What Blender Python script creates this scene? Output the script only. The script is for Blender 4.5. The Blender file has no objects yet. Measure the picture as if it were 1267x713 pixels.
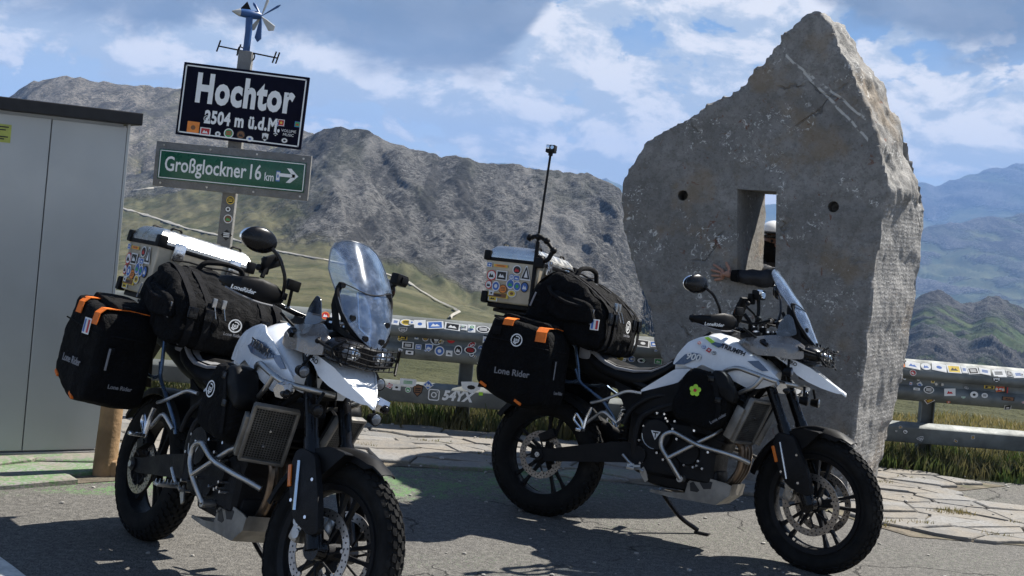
import bpy, bmesh, math, random
import numpy as np
from mathutils import Vector, Matrix, noise as mnoise
from mathutils.bvhtree import BVHTree
random.seed(7)
S = bpy.context.scene
COL = S.collection
PI = math.pi

# ------------------------------------------------------------------ camera
F, ROLL, HY, CH = 1500.2, 0.0912, 265.8, 1.703       # focal (px of 1267), roll, principal row, height
cr_, sr_ = math.cos(ROLL), math.sin(ROLL)
cam_d = bpy.data.cameras.new('camera'); cam = bpy.data.objects.new('camera', cam_d); COL.objects.link(cam)
cam_d.sensor_width = 36; cam_d.lens = F / 1267 * 36; cam_d.shift_y = -(356.5 - HY) / 1267
cam_d.clip_start = .05; cam_d.clip_end = 80000
cam.matrix_world = Matrix(((cr_, -sr_, 0, 0), (0, 0, -1, 0), (sr_, cr_, 0, CH), (0, 0, 0, 1)))
S.camera = cam
S.view_settings.view_transform = 'Standard'; S.view_settings.look = 'None'
S.view_settings.exposure = 1.05; S.view_settings.gamma = 1

# ------------------------------------------------------------------ sun and sky
SUN_AZ, SUN_EL = math.radians(33), math.radians(50)   # azimuth counted from +x
SUN = Vector((math.cos(SUN_AZ) * math.cos(SUN_EL), math.sin(SUN_AZ) * math.cos(SUN_EL), math.sin(SUN_EL)))
sl = bpy.data.lights.new('sun', 'SUN'); sl.energy = 5.0; sl.angle = math.radians(.53); sl.color = (1, .955, .88)
so = bpy.data.objects.new('sun', sl); COL.objects.link(so)
so.rotation_euler = SUN.to_track_quat('Z', 'Y').to_euler()

def nodes_of(nt):
    N = nt.nodes; L = nt.links
    def add(t, **kw):
        n = N.new(t)
        for k, v in kw.items():
            if hasattr(n, k): setattr(n, k, v)
            else: n.inputs[k].default_value = v
        return n
    def m(op, a, b=None, c=None, clamp=False):
        n = N.new('ShaderNodeMath'); n.operation = op; n.use_clamp = clamp
        for i, x in enumerate((a, b, c)):
            if x is None: continue
            if isinstance(x, (int, float)): n.inputs[i].default_value = x
            else: L.new(x, n.inputs[i])
        return n.outputs[0]
    def ramp(x, lo, hi, a=0., b=1.):
        n = N.new('ShaderNodeMapRange'); n.interpolation_type = 'SMOOTHSTEP'
        n.inputs[1].default_value = lo; n.inputs[2].default_value = hi; n.inputs[3].default_value = a; n.inputs[4].default_value = b
        L.new(x, n.inputs[0]); return n.outputs[0]
    def noise(vec, scale, detail=4, rough=.55, dist=0.):
        n = N.new('ShaderNodeTexNoise'); n.inputs['Scale'].default_value = scale; n.inputs['Detail'].default_value = detail
        n.inputs['Roughness'].default_value = rough; n.inputs['Distortion'].default_value = dist
        if vec is not None: L.new(vec, n.inputs['Vector'])
        return n.outputs['Fac']
    def mix(fac, a, b, blend='MIX'):
        n = N.new('ShaderNodeMix'); n.data_type = 'RGBA'; n.blend_type = blend
        for s, x in ((0, fac), (6, a), (7, b)):
            if isinstance(x, (int, float)): n.inputs[s].default_value = x
            elif isinstance(x, tuple): n.inputs[s].default_value = (*x[:3], 1)
            else: L.new(x, n.inputs[s])
        return n.outputs[2]
    return N, L, add, m, ramp, noise, mix

W = bpy.data.worlds.new('World'); S.world = W; W.use_nodes = True
def build_world():
    W.node_tree.nodes.clear()
    N, L, add, m, ramp, noise, mix = nodes_of(W.node_tree)
    out = N.new('ShaderNodeOutputWorld'); bg = N.new('ShaderNodeBackground'); bg.inputs[1].default_value = .05
    sky = N.new('ShaderNodeTexSky'); sky.sky_type = 'NISHITA'; sky.sun_disc = False
    sky.sun_elevation = SUN_EL; sky.sun_rotation = PI / 2 - SUN_AZ; sky.altitude = 2500; sky.air_density = 1.0; sky.dust_density = .6; sky.ozone_density = 1.5
    tc = N.new('ShaderNodeTexCoord'); sp = N.new('ShaderNodeSeparateXYZ'); L.new(tc.outputs['Generated'], sp.inputs[0])
    az = m('ARCTAN2', sp.outputs[0], sp.outputs[1]); el = m('ARCSINE', sp.outputs[2])
    cx = N.new('ShaderNodeCombineXYZ'); L.new(m('MULTIPLY', az, 6.0), cx.inputs[0]); L.new(m('MULTIPLY', el, 10.5), cx.inputs[1]); cx.inputs[2].default_value = 3.3
    v1 = cx.outputs[0]
    v2n = N.new('ShaderNodeVectorMath'); v2n.operation = 'ADD'; v2n.inputs[1].default_value = (.05, .16, 0); L.new(v1, v2n.inputs[0]); v2 = v2n.outputs[0]
    big = noise(v1, 1.0, 3, .5); fine = noise(v1, 2.2, 10, .60, .25); fine2 = noise(v2, 2.2, 10, .60, .25); wisp = noise(v1, .9, 8, .58, .6)
    # bright cumulus a few degrees above the horizon
    cum = m('ADD', m('MULTIPLY', big, .45), m('MULTIPLY', fine, .75))
    band = ramp(el, .34, .17)
    cum = m('ADD', cum, m('MULTIPLY', ramp(el, .03, .10), .035))
    cmask = m('MULTIPLY', ramp(cum, .545, .585), band)
    # flat grey sheets of cloud, low on the left, higher on the right, open between
    thr = m('SUBTRACT', m('ADD', m('MULTIPLY', ramp(az, -.03, .05), .12), .122), m('MULTIPLY', ramp(az, .17, .27), .085))
    sv = m('ADD', m('SUBTRACT', el, thr), m('MULTIPLY', m('SUBTRACT', wisp, .5), .16))
    smask = ramp(sv, -.014, .020)
    lit = ramp(m('SUBTRACT', fine, fine2), -.07, .09)
    hi = mix(lit, (5.4, 6.2, 7.2), (10.5, 10.2, 10.0))
    lo = mix(ramp(noise(v1, 1.6, 6), .35, .7), (1.7, 2.35, 3.35), (2.6, 3.3, 4.4))
    skyc = mix(.8, sky.outputs[0], mix(ramp(el, .2, .8), (2.2, 4.0, 7.0), (.7, 1.5, 3.6)))
    hz = ramp(el, .19, .01)
    skyc = mix(m('MULTIPLY', hz, .9), skyc, (7.0, 8.2, 9.4))
    veil = m('MULTIPLY', ramp(wisp, .42, .6), .40); skyc = mix(veil, skyc, (5.0, 5.9, 7.0))
    c = mix(m('MULTIPLY', cmask, .88), skyc, hi)
    smask = m('MULTIPLY', smask, m('SUBTRACT', 1.0, m('MULTIPLY', ramp(el, .20, .36), ramp(noise(tc.outputs['Generated'], 2.4, 5), .30, .46))))
    c = mix(m('MULTIPLY', smask, .93), c, lo)
    L.new(c, bg.inputs[0]); L.new(bg.outputs[0], out.inputs[0])
build_world()

# ------------------------------------------------------------------ placing helpers
def ray(px, py):
    a = px - 633.5; b = py - HY
    return Vector(((cr_ * a + sr_ * b) / F, 1, -(-sr_ * a + cr_ * b) / F))
def at(px, py, Y): return ray(px, py) * Y + Vector((0, 0, CH))
def ground(px, py, z=0):
    r = ray(px, py); return r * ((z - CH) / r.z) + Vector((0, 0, CH))

def tag(o, label=None, cat=None, group=None, kind=None):
    if label: o['label'] = label
    if cat: o['category'] = cat
    if group: o['group'] = group
    if kind: o['kind'] = kind
    return o
def empty(name, mat=None, loc=(0, 0, 0)):
    o = bpy.data.objects.new(name, None); o.empty_display_size = .1; COL.objects.link(o)
    if mat is not None: o.matrix_world = mat
    else: o.location = loc
    return o
def link(name, me, mat=None, parent=None, M=None):
    o = bpy.data.objects.new(name, me); COL.objects.link(o)
    if mat is not None and not me.materials:
        for x in (mat if isinstance(mat, (list, tuple)) else [mat]): me.materials.append(x)
    if parent: o.parent = parent
    if M is not None: o.matrix_local = M
    return o
CACHE = {}
def shade(me, ang=35):
    me.polygons.foreach_set('use_smooth', [True] * len(me.polygons))
    try: me.set_sharp_from_angle(angle=math.radians(ang))
    except Exception: pass
def obj(name, bm, mat, parent=None, M=None, key=None, smooth=35, kind=None):
    """bm: a bmesh or a function giving one; alike pieces share mesh data through key"""
    if key and key in CACHE: me = CACHE[key]
    else:
        if callable(bm): bm = bm()
        me = bpy.data.meshes.new(name)
        bmesh.ops.recalc_face_normals(bm, faces=bm.faces)
        bm.to_mesh(me); bm.free()
        if smooth: shade(me, smooth)
        if key: CACHE[key] = me
    o = link(name, me, mat, parent, M)
    if kind: o['kind'] = kind
    return o

# ------------------------------------------------------------------ mesh helpers
def BM(): return bmesh.new()
def add_box(bm, c, s, bev=0., R=None, taper=None, mi=0, seg=2):
    r = bmesh.ops.create_cube(bm, size=1)
    vs = r['verts']
    for v in vs:
        if taper and v.co.z > 0: v.co.x *= taper[0]; v.co.y *= taper[1]
        v.co = Vector((v.co.x * s[0], v.co.y * s[1], v.co.z * s[2]))
    fs = list({f for v in vs for f in v.link_faces})
    if bev:
        es = list({e for v in vs for e in v.link_edges})
        rb = bmesh.ops.bevel(bm, geom=es, offset=bev, segments=seg, affect='EDGES', profile=.6)
        vs = list({v for f in rb['faces'] for v in f.verts}); 
        fs = list({f for v in vs for f in v.link_faces}); vs = list({v for f in fs for v in f.verts})
    for f in fs: f.material_index = mi
    T = Matrix.Translation(c) @ (R.to_4x4() if R else Matrix())
    bmesh.ops.transform(bm, matrix=T, verts=vs)
    return bm
def box(c, s, bev=0., R=None, taper=None): return add_box(BM(), c, s, bev, R, taper)
def frame_of(t):
    t = t.normalized(); a = Vector((0, 0, 1)) if abs(t.z) < .95 else Vector((1, 0, 0))
    u = t.cross(a).normalized(); return t, u, u.cross(t).normalized()
def add_cyl(bm, p0, p1, r0, r1=None, n=14, mi=0, cap=True):
    p0 = Vector(p0); p1 = Vector(p1); r1 = r0 if r1 is None else r1
    t, u, w = frame_of(p1 - p0)
    A = []; B = []
    for i in range(n):
        a = 2 * PI * i / n; d = u * math.cos(a) + w * math.sin(a)
        A.append(bm.verts.new(p0 + d * r0)); B.append(bm.verts.new(p1 + d * r1))
    for i in range(n):
        j = (i + 1) % n; bm.faces.new((A[i], A[j], B[j], B[i])).material_index = mi
    if cap:
        bm.faces.new(A[::-1]).material_index = mi; bm.faces.new(B).material_index = mi
    return bm
def fillet(pts, r, n=5):
    pts = [Vector(p) for p in pts]; out = [pts[0]]
    for i in range(1, len(pts) - 1):
        a, b, c = pts[i - 1], pts[i], pts[i + 1]
        da = (a - b); dc = (c - b); k = min(r, da.length * .45, dc.length * .45)
        p = b + da.normalized() * k; q = b + dc.normalized() * k
        for j in range(n + 1):
            t = j / n; out.append(p * (1 - t) ** 2 + b * 2 * t * (1 - t) + q * t * t)
    out.append(pts[-1]); return out
def add_tube(bm, pts, r, n=10, fil=.04, mi=0, rfun=None):
    P = fillet(pts, fil) if fil and len(pts) > 2 else [Vector(p) for p in pts]
    rings = []; up = None
    for i, p in enumerate(P):
        t = (P[min(i + 1, len(P) - 1)] - P[max(i - 1, 0)]).normalized()
        if up is None: _, u, w = frame_of(t)
        else:
            u = (up - t * up.dot(t)).normalized(); w = u.cross(t).normalized()
        up = u; rr = r if rfun is None else r * rfun(i / (len(P) - 1))
        rings.append([bm.verts.new(p + (u * math.cos(2 * PI * k / n) + w * math.sin(2 * PI * k / n)) * rr) for k in range(n)])
    for a, b in zip(rings, rings[1:]):
        for k in range(n):
            j = (k + 1) % n; bm.faces.new((a[k], a[j], b[j], b[k])).material_index = mi
    bm.faces.new(rings[0][::-1]).material_index = mi; bm.faces.new(rings[-1]).material_index = mi
    return bm
def tube(pts, r, n=10, fil=.04): return add_tube(BM(), pts, r, n, fil)
def add_sphere(bm, c, r, sc=(1, 1, 1), u=16, v=10, mi=0, R=None):
    q = bmesh.ops.create_uvsphere(bm, u_segments=u, v_segments=v, radius=r)
    T = Matrix.Translation(c) @ (R.to_4x4() if R else Matrix()) @ Matrix.Diagonal((*sc, 1))
    bmesh.ops.transform(bm, matrix=T, verts=q['verts'])
    for w in q['verts']:
        for f in w.link_faces: f.material_index = mi
    return bm
def add_loft(bm, rings, mi=0, cap=True):
    V = [[bm.verts.new(p) for p in r] for r in rings]; n = len(rings[0])
    for a, b in zip(V, V[1:]):
        for k in range(n):
            j = (k + 1) % n; bm.faces.new((a[k], a[j], b[j], b[k])).material_index = mi
    if cap:
        bm.faces.new(V[0][::-1]).material_index = mi; bm.faces.new(V[-1]).material_index = mi
    return bm
def sec(x, zc, hw, hh, n=22, p=2.6, yc=0., wtop=1.):
    out = []
    for i in range(n):
        a = 2 * PI * i / n; c, s = math.cos(a), math.sin(a)
        y = abs(c) ** (2 / p) * (1 if c > 0 else -1); z = abs(s) ** (2 / p) * (1 if s > 0 else -1)
        out.append(Vector((x, yc + y * hw * (1 + (wtop - 1) * max(0, z)), zc + z * hh)))
    return out
def add_prism(bm, outline, y0, y1, mi=0, bev=0.):
    """outline of (x, z), extruded from y0 to y1"""
    A = [bm.verts.new((x, y0, z)) for x, z in outline]; B = [bm.verts.new((x, y1, z)) for x, z in outline]; n = len(A)
    fs = [bm.faces.new(A[::-1]), bm.faces.new(B)]
    for i in range(n): fs.append(bm.faces.new((A[i], A[(i + 1) % n], B[(i + 1) % n], B[i])))
    for f in fs: f.material_index = mi
    if bev:
        es = list(fs[0].edges) + list(fs[1].edges)
        bmesh.ops.bevel(bm, geom=es, offset=bev, segments=2, affect='EDGES', profile=.6)
    return bm
def prism(outline, y0, y1, bev=0.): return add_prism(BM(), outline, y0, y1, 0, bev)
def smooth_outline(pts, n=3):
    """closed Catmull-Rom through the points"""
    out = []; k = len(pts)
    for i in range(k):
        p0, p1, p2, p3 = (Vector(pts[(i + j - 1) % k]) for j in range(4))
        for s in range(n):
            t = s / n
            out.append(tuple(.5 * ((2 * p1) + (p2 - p0) * t + (2 * p0 - 5 * p1 + 4 * p2 - p3) * t * t + (3 * p1 - p0 - 3 * p2 + p3) * t ** 3)))
    return out
def panel(outline, yfun, th=.006, cuts=2, mi=0):
    """curved body panel: (x, z) outline filled, refined, bent by y = yfun(x, z), given thickness"""
    bm = BM(); vs = [bm.verts.new((x, 0, z)) for x, z in outline]
    f = bm.faces.new(vs); f.normal_update(); bmesh.ops.triangulate(bm, faces=[f])
    for _ in range(cuts): bmesh.ops.subdivide_edges(bm, edges=[e for e in bm.edges if e.calc_length() > .03], cuts=1, use_grid_fill=False)
    bmesh.ops.triangulate(bm, faces=bm.faces)
    for v in bm.verts: v.co.y = yfun(v.co.x, v.co.z)
    sg = -1 if sum(v.co.y for v in bm.verts) > 0 else 1
    front_f = list(bm.faces); edge = [e for e in bm.edges if len(e.link_faces) == 1]
    twin = {v: bm.verts.new(v.co + Vector((0, sg * th, 0))) for v in list(bm.verts)}
    for f_ in front_f: bm.faces.new([twin[v] for v in reversed(f_.verts)])
    for e in edge: a_, b_ = e.verts; bm.faces.new((a_, b_, twin[b_], twin[a_]))
    return bm
def lathe_ring(prof, n=64, closed=True):
    """profile of (radius, y) revolved about the y axis"""
    bm = BM(); R = []
    for i in range(n):
        a = 2 * PI * i / n; R.append([bm.verts.new((r * math.cos(a), y, r * math.sin(a))) for r, y in prof])
    m = len(prof)
    for i in range(n):
        A, B = R[i], R[(i + 1) % n]
        for k in range(m if closed else m - 1):
            j = (k + 1) % m; bm.faces.new((A[k], A[j], B[j], B[k]))
    return bm
def hexa(c8, n=8, bulge=.03, wr=.006, seed=0, sc=9):
    """soft box from 8 corners (order: x- then x+, y- then y+, z- then z+), bulged and wrinkled"""
    bm = BM(); bmesh.ops.create_cube(bm, size=2)
    bmesh.ops.subdivide_edges(bm, edges=bm.edges, cuts=n, use_grid_fill=True)
    C = [Vector(p) for p in c8]; off = Vector((seed * 3.1, seed * 1.7, 0)); cen = sum(C, Vector()) / 8
    for v in bm.verts:
        a, b, c = v.co
        # round the edges of the unit cube a little
        l = v.co.copy(); k = .10
        q = Vector((max(-1 + k, min(1 - k, l.x)), max(-1 + k, min(1 - k, l.y)), max(-1 + k, min(1 - k, l.z))))
        d = l - q
        if d.length > 1e-6: l = q + d.normalized() * k
        u, w, t = (l.x + 1) / 2, (l.y + 1) / 2, (l.z + 1) / 2
        p = Vector()
        for i in (0, 1):
            for j in (0, 1):
                for m in (0, 1):
                    p += C[i * 4 + j * 2 + m] * ((u if i else 1 - u) * (w if j else 1 - w) * (t if m else 1 - t))
        bf = (1 - a * a * .9) * (1 - b * b * .9) * (1 - c * c * .9)
        bf = max(bf, 0) * 10 if max(abs(a), abs(b), abs(c)) > .99 else 0
        dirn = (p - cen); ax = max(range(3), key=lambda i: abs((a, b, c)[i]))
        nrm = [C[4] - C[0], C[2] - C[0], C[1] - C[0]][ax].normalized() * (1 if (a, b, c)[ax] > 0 else -1)
        p += nrm * min(bulge, bulge * bf)
        p += dirn.normalized() * wr * (mnoise.noise(p * sc + off) + .5 * mnoise.noise(p * sc * 2.7 + off))
        v.co = p
    return bm
def box8(x0, x1, y0, y1, z0, z1): return [(x, y, z) for x in (x0, x1) for y in (y0, y1) for z in (z0, z1)]
def textmesh(body, size, sx=1., bold=0., ext=.0006, align='CENTER', shear=0., space=1.):
    key = ('t', body, size, sx, bold, align, shear)
    if key in CACHE: return CACHE[key]
    cu = bpy.data.curves.new('t', 'FONT'); cu.body = body; cu.size = size; cu.offset = bold; cu.extrude = ext
    cu.align_x = align; cu.align_y = 'CENTER'; cu.resolution_u = 3; cu.shear = shear; cu.space_character = space
    o = bpy.data.objects.new('t', cu); COL.objects.link(o)
    dg = bpy.context.evaluated_depsgraph_get(); me = bpy.data.meshes.new_from_object(o.evaluated_get(dg))
    bpy.data.objects.remove(o)
    for v in me.vertices: v.co.x *= sx
    CACHE[key] = me; return me
def basis(o, right, up):
    r = Vector(right).normalized(); u = Vector(up); u = (u - r * u.dot(r)).normalized(); n = r.cross(u)
    return Matrix(((r.x, u.x, n.x, o[0]), (r.y, u.y, n.y, o[1]), (r.z, u.z, n.z, o[2]), (0, 0, 0, 1)))
def text(name, body, size, mat, parent, M, sx=1., bold=0., align='CENTER', shear=0., space=1.):
    me = textmesh(body, size, sx, bold, align=align, shear=shear, space=space)
    if me.materials and me.materials[0] != mat: me = me.copy(); me.materials.clear()
    return link(name, me, mat, parent, M)

# ------------------------------------------------------------------ materials
def material(name, col, rough=.5, metal=0., var=.12, vs=12., bump=0., bs=60., dirt=0., dcol=(.2, .17, .13), coat=0., col2=None, spec=.5, emis=None, trans=0., alpha=1., ior=1.45):
    m_ = bpy.data.materials.new(name); m_.use_nodes = True
    N, L, add, m, ramp, noise, mix = nodes_of(m_.node_tree)
    b = N['Principled BSDF']; tc = N.new('ShaderNodeTexCoord'); v = tc.outputs['Object']
    c2 = col2 or tuple(x * (1 - var) for x in col); c1 = tuple(min(1, x * (1 + var)) for x in col)
    c = mix(ramp(noise(v, vs, 5), .35, .65), c2, c1)
    if dirt: c = mix(m('MULTIPLY', ramp(noise(v, vs * .35, 8, .7), .5, .72), dirt), c, dcol)
    L.new(c, b.inputs['Base Color'])
    rr = ramp(noise(v, vs * 1.7, 4), .3, .7, max(.02, rough - .07), min(1, rough + .08)); L.new(rr, b.inputs['Roughness'])
    b.inputs['Metallic'].default_value = metal; b.inputs['Specular IOR Level'].default_value = spec
    b.inputs['Coat Weight'].default_value = coat; b.inputs['Coat Roughness'].default_value = .06
    b.inputs['Transmission Weight'].default_value = trans; b.inputs['IOR'].default_value = ior
    if name == 'black_bag_fabric':
        bp = N.new('ShaderNodeBump'); bp.inputs['Strength'].default_value = 1.; bp.inputs['Distance'].default_value = .03
        L.new(m('ADD', noise(v, 16, 6, .62, 1.2), m('MULTIPLY', noise(v, bs, 2), .06)), bp.inputs['Height']); L.new(bp.outputs[0], b.inputs['Normal'])
    elif bump:
        bp = N.new('ShaderNodeBump'); bp.inputs['Strength'].default_value = bump; bp.inputs['Distance'].default_value = .01
        L.new(noise(v, bs, 5, .6), bp.inputs['Height']); L.new(bp.outputs[0], b.inputs['Normal'])
    return m_
M = {}
M['tyre'] = material('tyre_rubber', (.010, .010, .010), .85, spec=.2, bump=.3, bs=90, dirt=.35, dcol=(.05, .046, .04))
M['black'] = material('black_satin_plastic', (.004, .004, .0045), .5, spec=.22, bump=.08, bs=300)
M['gloss'] = material('black_gloss', (.004, .004, .005), .25, coat=.08, spec=.3)
M['matte'] = material('black_cast_metal', (.007, .007, .008), .55, 0, spec=.3, bump=.3, bs=160)
M['fabric'] = material('black_bag_fabric', (.004, .004, .0045), .9, bump=.8, bs=380, dirt=.15, dcol=(.012, .012, .013), spec=.2)
M['webbing'] = material('black_webbing', (.007, .007, .008), .85, spec=.2, bump=.6, bs=500)
M['sunlitseat'] = material('sunlit_seat_top', (.22, .22, .224), .6, bump=.5, bs=500)  # left bike's seat: grey brightened so the colour carries the sunlight
M['grey'] = material('shaded_seat_vinyl', (.016, .016, .017), .55, bump=.35, bs=500)  # same seat on the right bike, its shade put into the colour
M['greycloth'] = material('light_grey_piping', (.20, .20, .21), .5)
M['white'] = material('white_paint', (.76, .78, .80), .25, coat=.6, var=.02, dirt=.12, dcol=(.4, .38, .35))
M['bluegrey'] = material('dark_blue_grey_paint', (.07, .11, .18), .25, coat=.6, var=.05)
M['bronze'] = material('warm_grey_metallic_paint', (.26, .235, .21), .26, .6, var=.06, bump=.05, bs=40)
M['steel'] = material('brushed_steel_tube', (.42, .41, .39), .32, .9, var=.1, bump=.05, bs=90, dirt=.25, dcol=(.2, .18, .15))
M['skidm'] = material('dusty_steel_plate', (.24, .225, .20), .45, .6, var=.2, bump=.1, bs=60, dirt=.5, dcol=(.12, .105, .085))
M['alu'] = material('brushed_aluminium', (.62, .61, .58), .26, .92, var=.06, bump=.08, bs=60)
M['alutan'] = material('anodised_case_side', (.46, .40, .30), .42, .35, var=.1, dirt=.2)
M['bright'] = material('polished_metal', (.72, .73, .75), .16, .95)
M['blued'] = material('blue_grey_steel_tube', (.09, .13, .19), .3, .7)
M['header'] = material('heat_stained_steel', (.18, .13, .09), .38, .85, var=.3, dirt=.4, dcol=(.06, .05, .04))
M['disc'] = material('brake_steel', (.36, .33, .30), .3, .85, var=.08)
M['rad'] = material('radiator_mesh', (.13, .13, .125), .45, .7, var=.2)
M['raddark'] = material('radiator_core', (.012, .012, .012), .7)
M['orange'] = material('orange_webbing', (.80, .17, .012), .55, bump=.3, bs=400, var=.1)
M['amber'] = material('amber_lens', (.55, .13, .01), .15, coat=.5)
M['lens'] = material('lamp_lens', (.10, .115, .14), .06, .3, coat=1.)
M['chrome'] = material('lamp_reflector', (.8, .82, .84), .08, 1.)
M['letter'] = material('white_letter_print', (.78, .78, .76), .5, var=.03, dirt=.15, dcol=(.5, .5, .48))
M['letterdim'] = material('grey_letter_print', (.22, .22, .23), .6, var=.05)
M['letterblack'] = material('black_letter_print', (.012, .012, .014), .5)
M['navy'] = material('navy_enamel', (.003, .0035, .013), .6, spec=.12, var=.1)
M['green'] = material('green_road_sign', (.006, .085, .045), .3, coat=.2, var=.06)
M['signgrey'] = material('weathered_grey_timber', (.17, .165, .155), .7, bump=.6, bs=50, dirt=.5, dcol=(.09, .085, .08))
M['stickw'] = material('sticker_white', (.72, .72, .70), .4, var=.05, dirt=.2, dcol=(.35, .35, .33))
M['stickb'] = material('sticker_black', (.012, .012, .014), .4)
M['sticky'] = material('sticker_yellow', (.72, .50, .06), .4)
M['stickr'] = material('sticker_red', (.50, .025, .03), .4)
M['sticku'] = material('sticker_blue', (.05, .14, .42), .4)
M['stickg'] = material('sticker_green', (.06, .33, .10), .4)
M['sticko'] = material('sticker_orange', (.78, .24, .04), .4)
M['stickn'] = material('sticker_brown', (.20, .09, .04), .5)
M['lime'] = material('sticker_lime', (.40, .72, .05), .4)
M['galv'] = material('galvanised_rail_steel', (.15, .162, .157), .62, .2, var=.25, vs=5, bump=.15, bs=30, dirt=.5, dcol=(.06, .07, .065))
M['galvtop'] = M['galv']
M['shed'] = material('grey_green_cabinet_coating', (.40, .41, .40), .38, .25, var=.03, vs=2, bump=.03, bs=200)
M['seam'] = material('dark_seam', (.02, .02, .02), .7)
M['roofcap'] = material('black_roof_cap', (.008, .008, .009), .5)
M['wood'] = material('weathered_timber_post', (.24, .15, .075), .75, var=.3, vs=6, bump=.6, bs=35, dirt=.4, dcol=(.10, .07, .04))
M['bluep'] = material('blue_paint', (.02, .07, .20), .4, var=.1, dirt=.2)
M['whitep'] = material('chalky_white_paint', (.42, .42, .40), .5, dirt=.3)
M['skin'] = material('skin', (.36, .19, .13), .5, var=.08, bump=.1, bs=200)
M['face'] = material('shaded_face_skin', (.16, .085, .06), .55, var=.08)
M['jacket'] = material('black_jacket', (.010, .010, .012), .6, bump=.5, bs=60)
M['trouser'] = material('dark_grey_trousers', (.02, .02, .024), .8, bump=.4, bs=80)
M['helmet'] = material('white_helmet_shell', (.80, .80, .78), .2, coat=.8, var=.02)
M['concrete'] = material('pale_concrete', (.30, .285, .26), .85, var=.2, vs=3, bump=.5, bs=40, dirt=.5, dcol=(.17, .155, .135))
M['redlens'] = material('red_lens', (.35, .01, .01), .15, coat=.6)

def glass_material(name, tint, glossy=.16):
    m_ = bpy.data.materials.new(name); m_.use_nodes = True
    N, L, add, m, ramp, noise, mix = nodes_of(m_.node_tree); N.remove(N['Principled BSDF'])
    out = N['Material Output']; t = N.new('ShaderNodeBsdfTransparent'); t.inputs[0].default_value = (*tint, 1)
    g = N.new('ShaderNodeBsdfGlossy'); g.inputs['Roughness'].default_value = .06; g.inputs[0].default_value = (.9, .95, 1, 1)
    d = N.new('ShaderNodeBsdfDiffuse'); d.inputs[0].default_value = (.55, .66, .85, 1)
    fr = N.new('ShaderNodeFresnel'); fr.inputs[0].default_value = 1.5
    mx = N.new('ShaderNodeMixShader'); L.new(m('ADD', fr.outputs[0], glossy * .4, clamp=True), mx.inputs[0]); L.new(t.outputs[0], mx.inputs[1]); L.new(g.outputs[0], mx.inputs[2])
    tc = N.new('ShaderNodeTexCoord')
    sc = ramp(noise(tc.outputs['Object'], 22, 6, .7), .4, .75, glossy * .2, glossy * .9)
    m2 = N.new('ShaderNodeMixShader'); L.new(sc, m2.inputs[0]); L.new(mx.outputs[0], m2.inputs[1]); L.new(d.outputs[0], m2.inputs[2])
    L.new(m2.outputs[0], out.inputs[0]); return m_
M['screen'] = glass_material('clear_wind_screen', (.86, .92, .97), .2)
M['screendark'] = glass_material('smoked_wind_deflector', (.35, .38, .42), .12)

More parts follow.
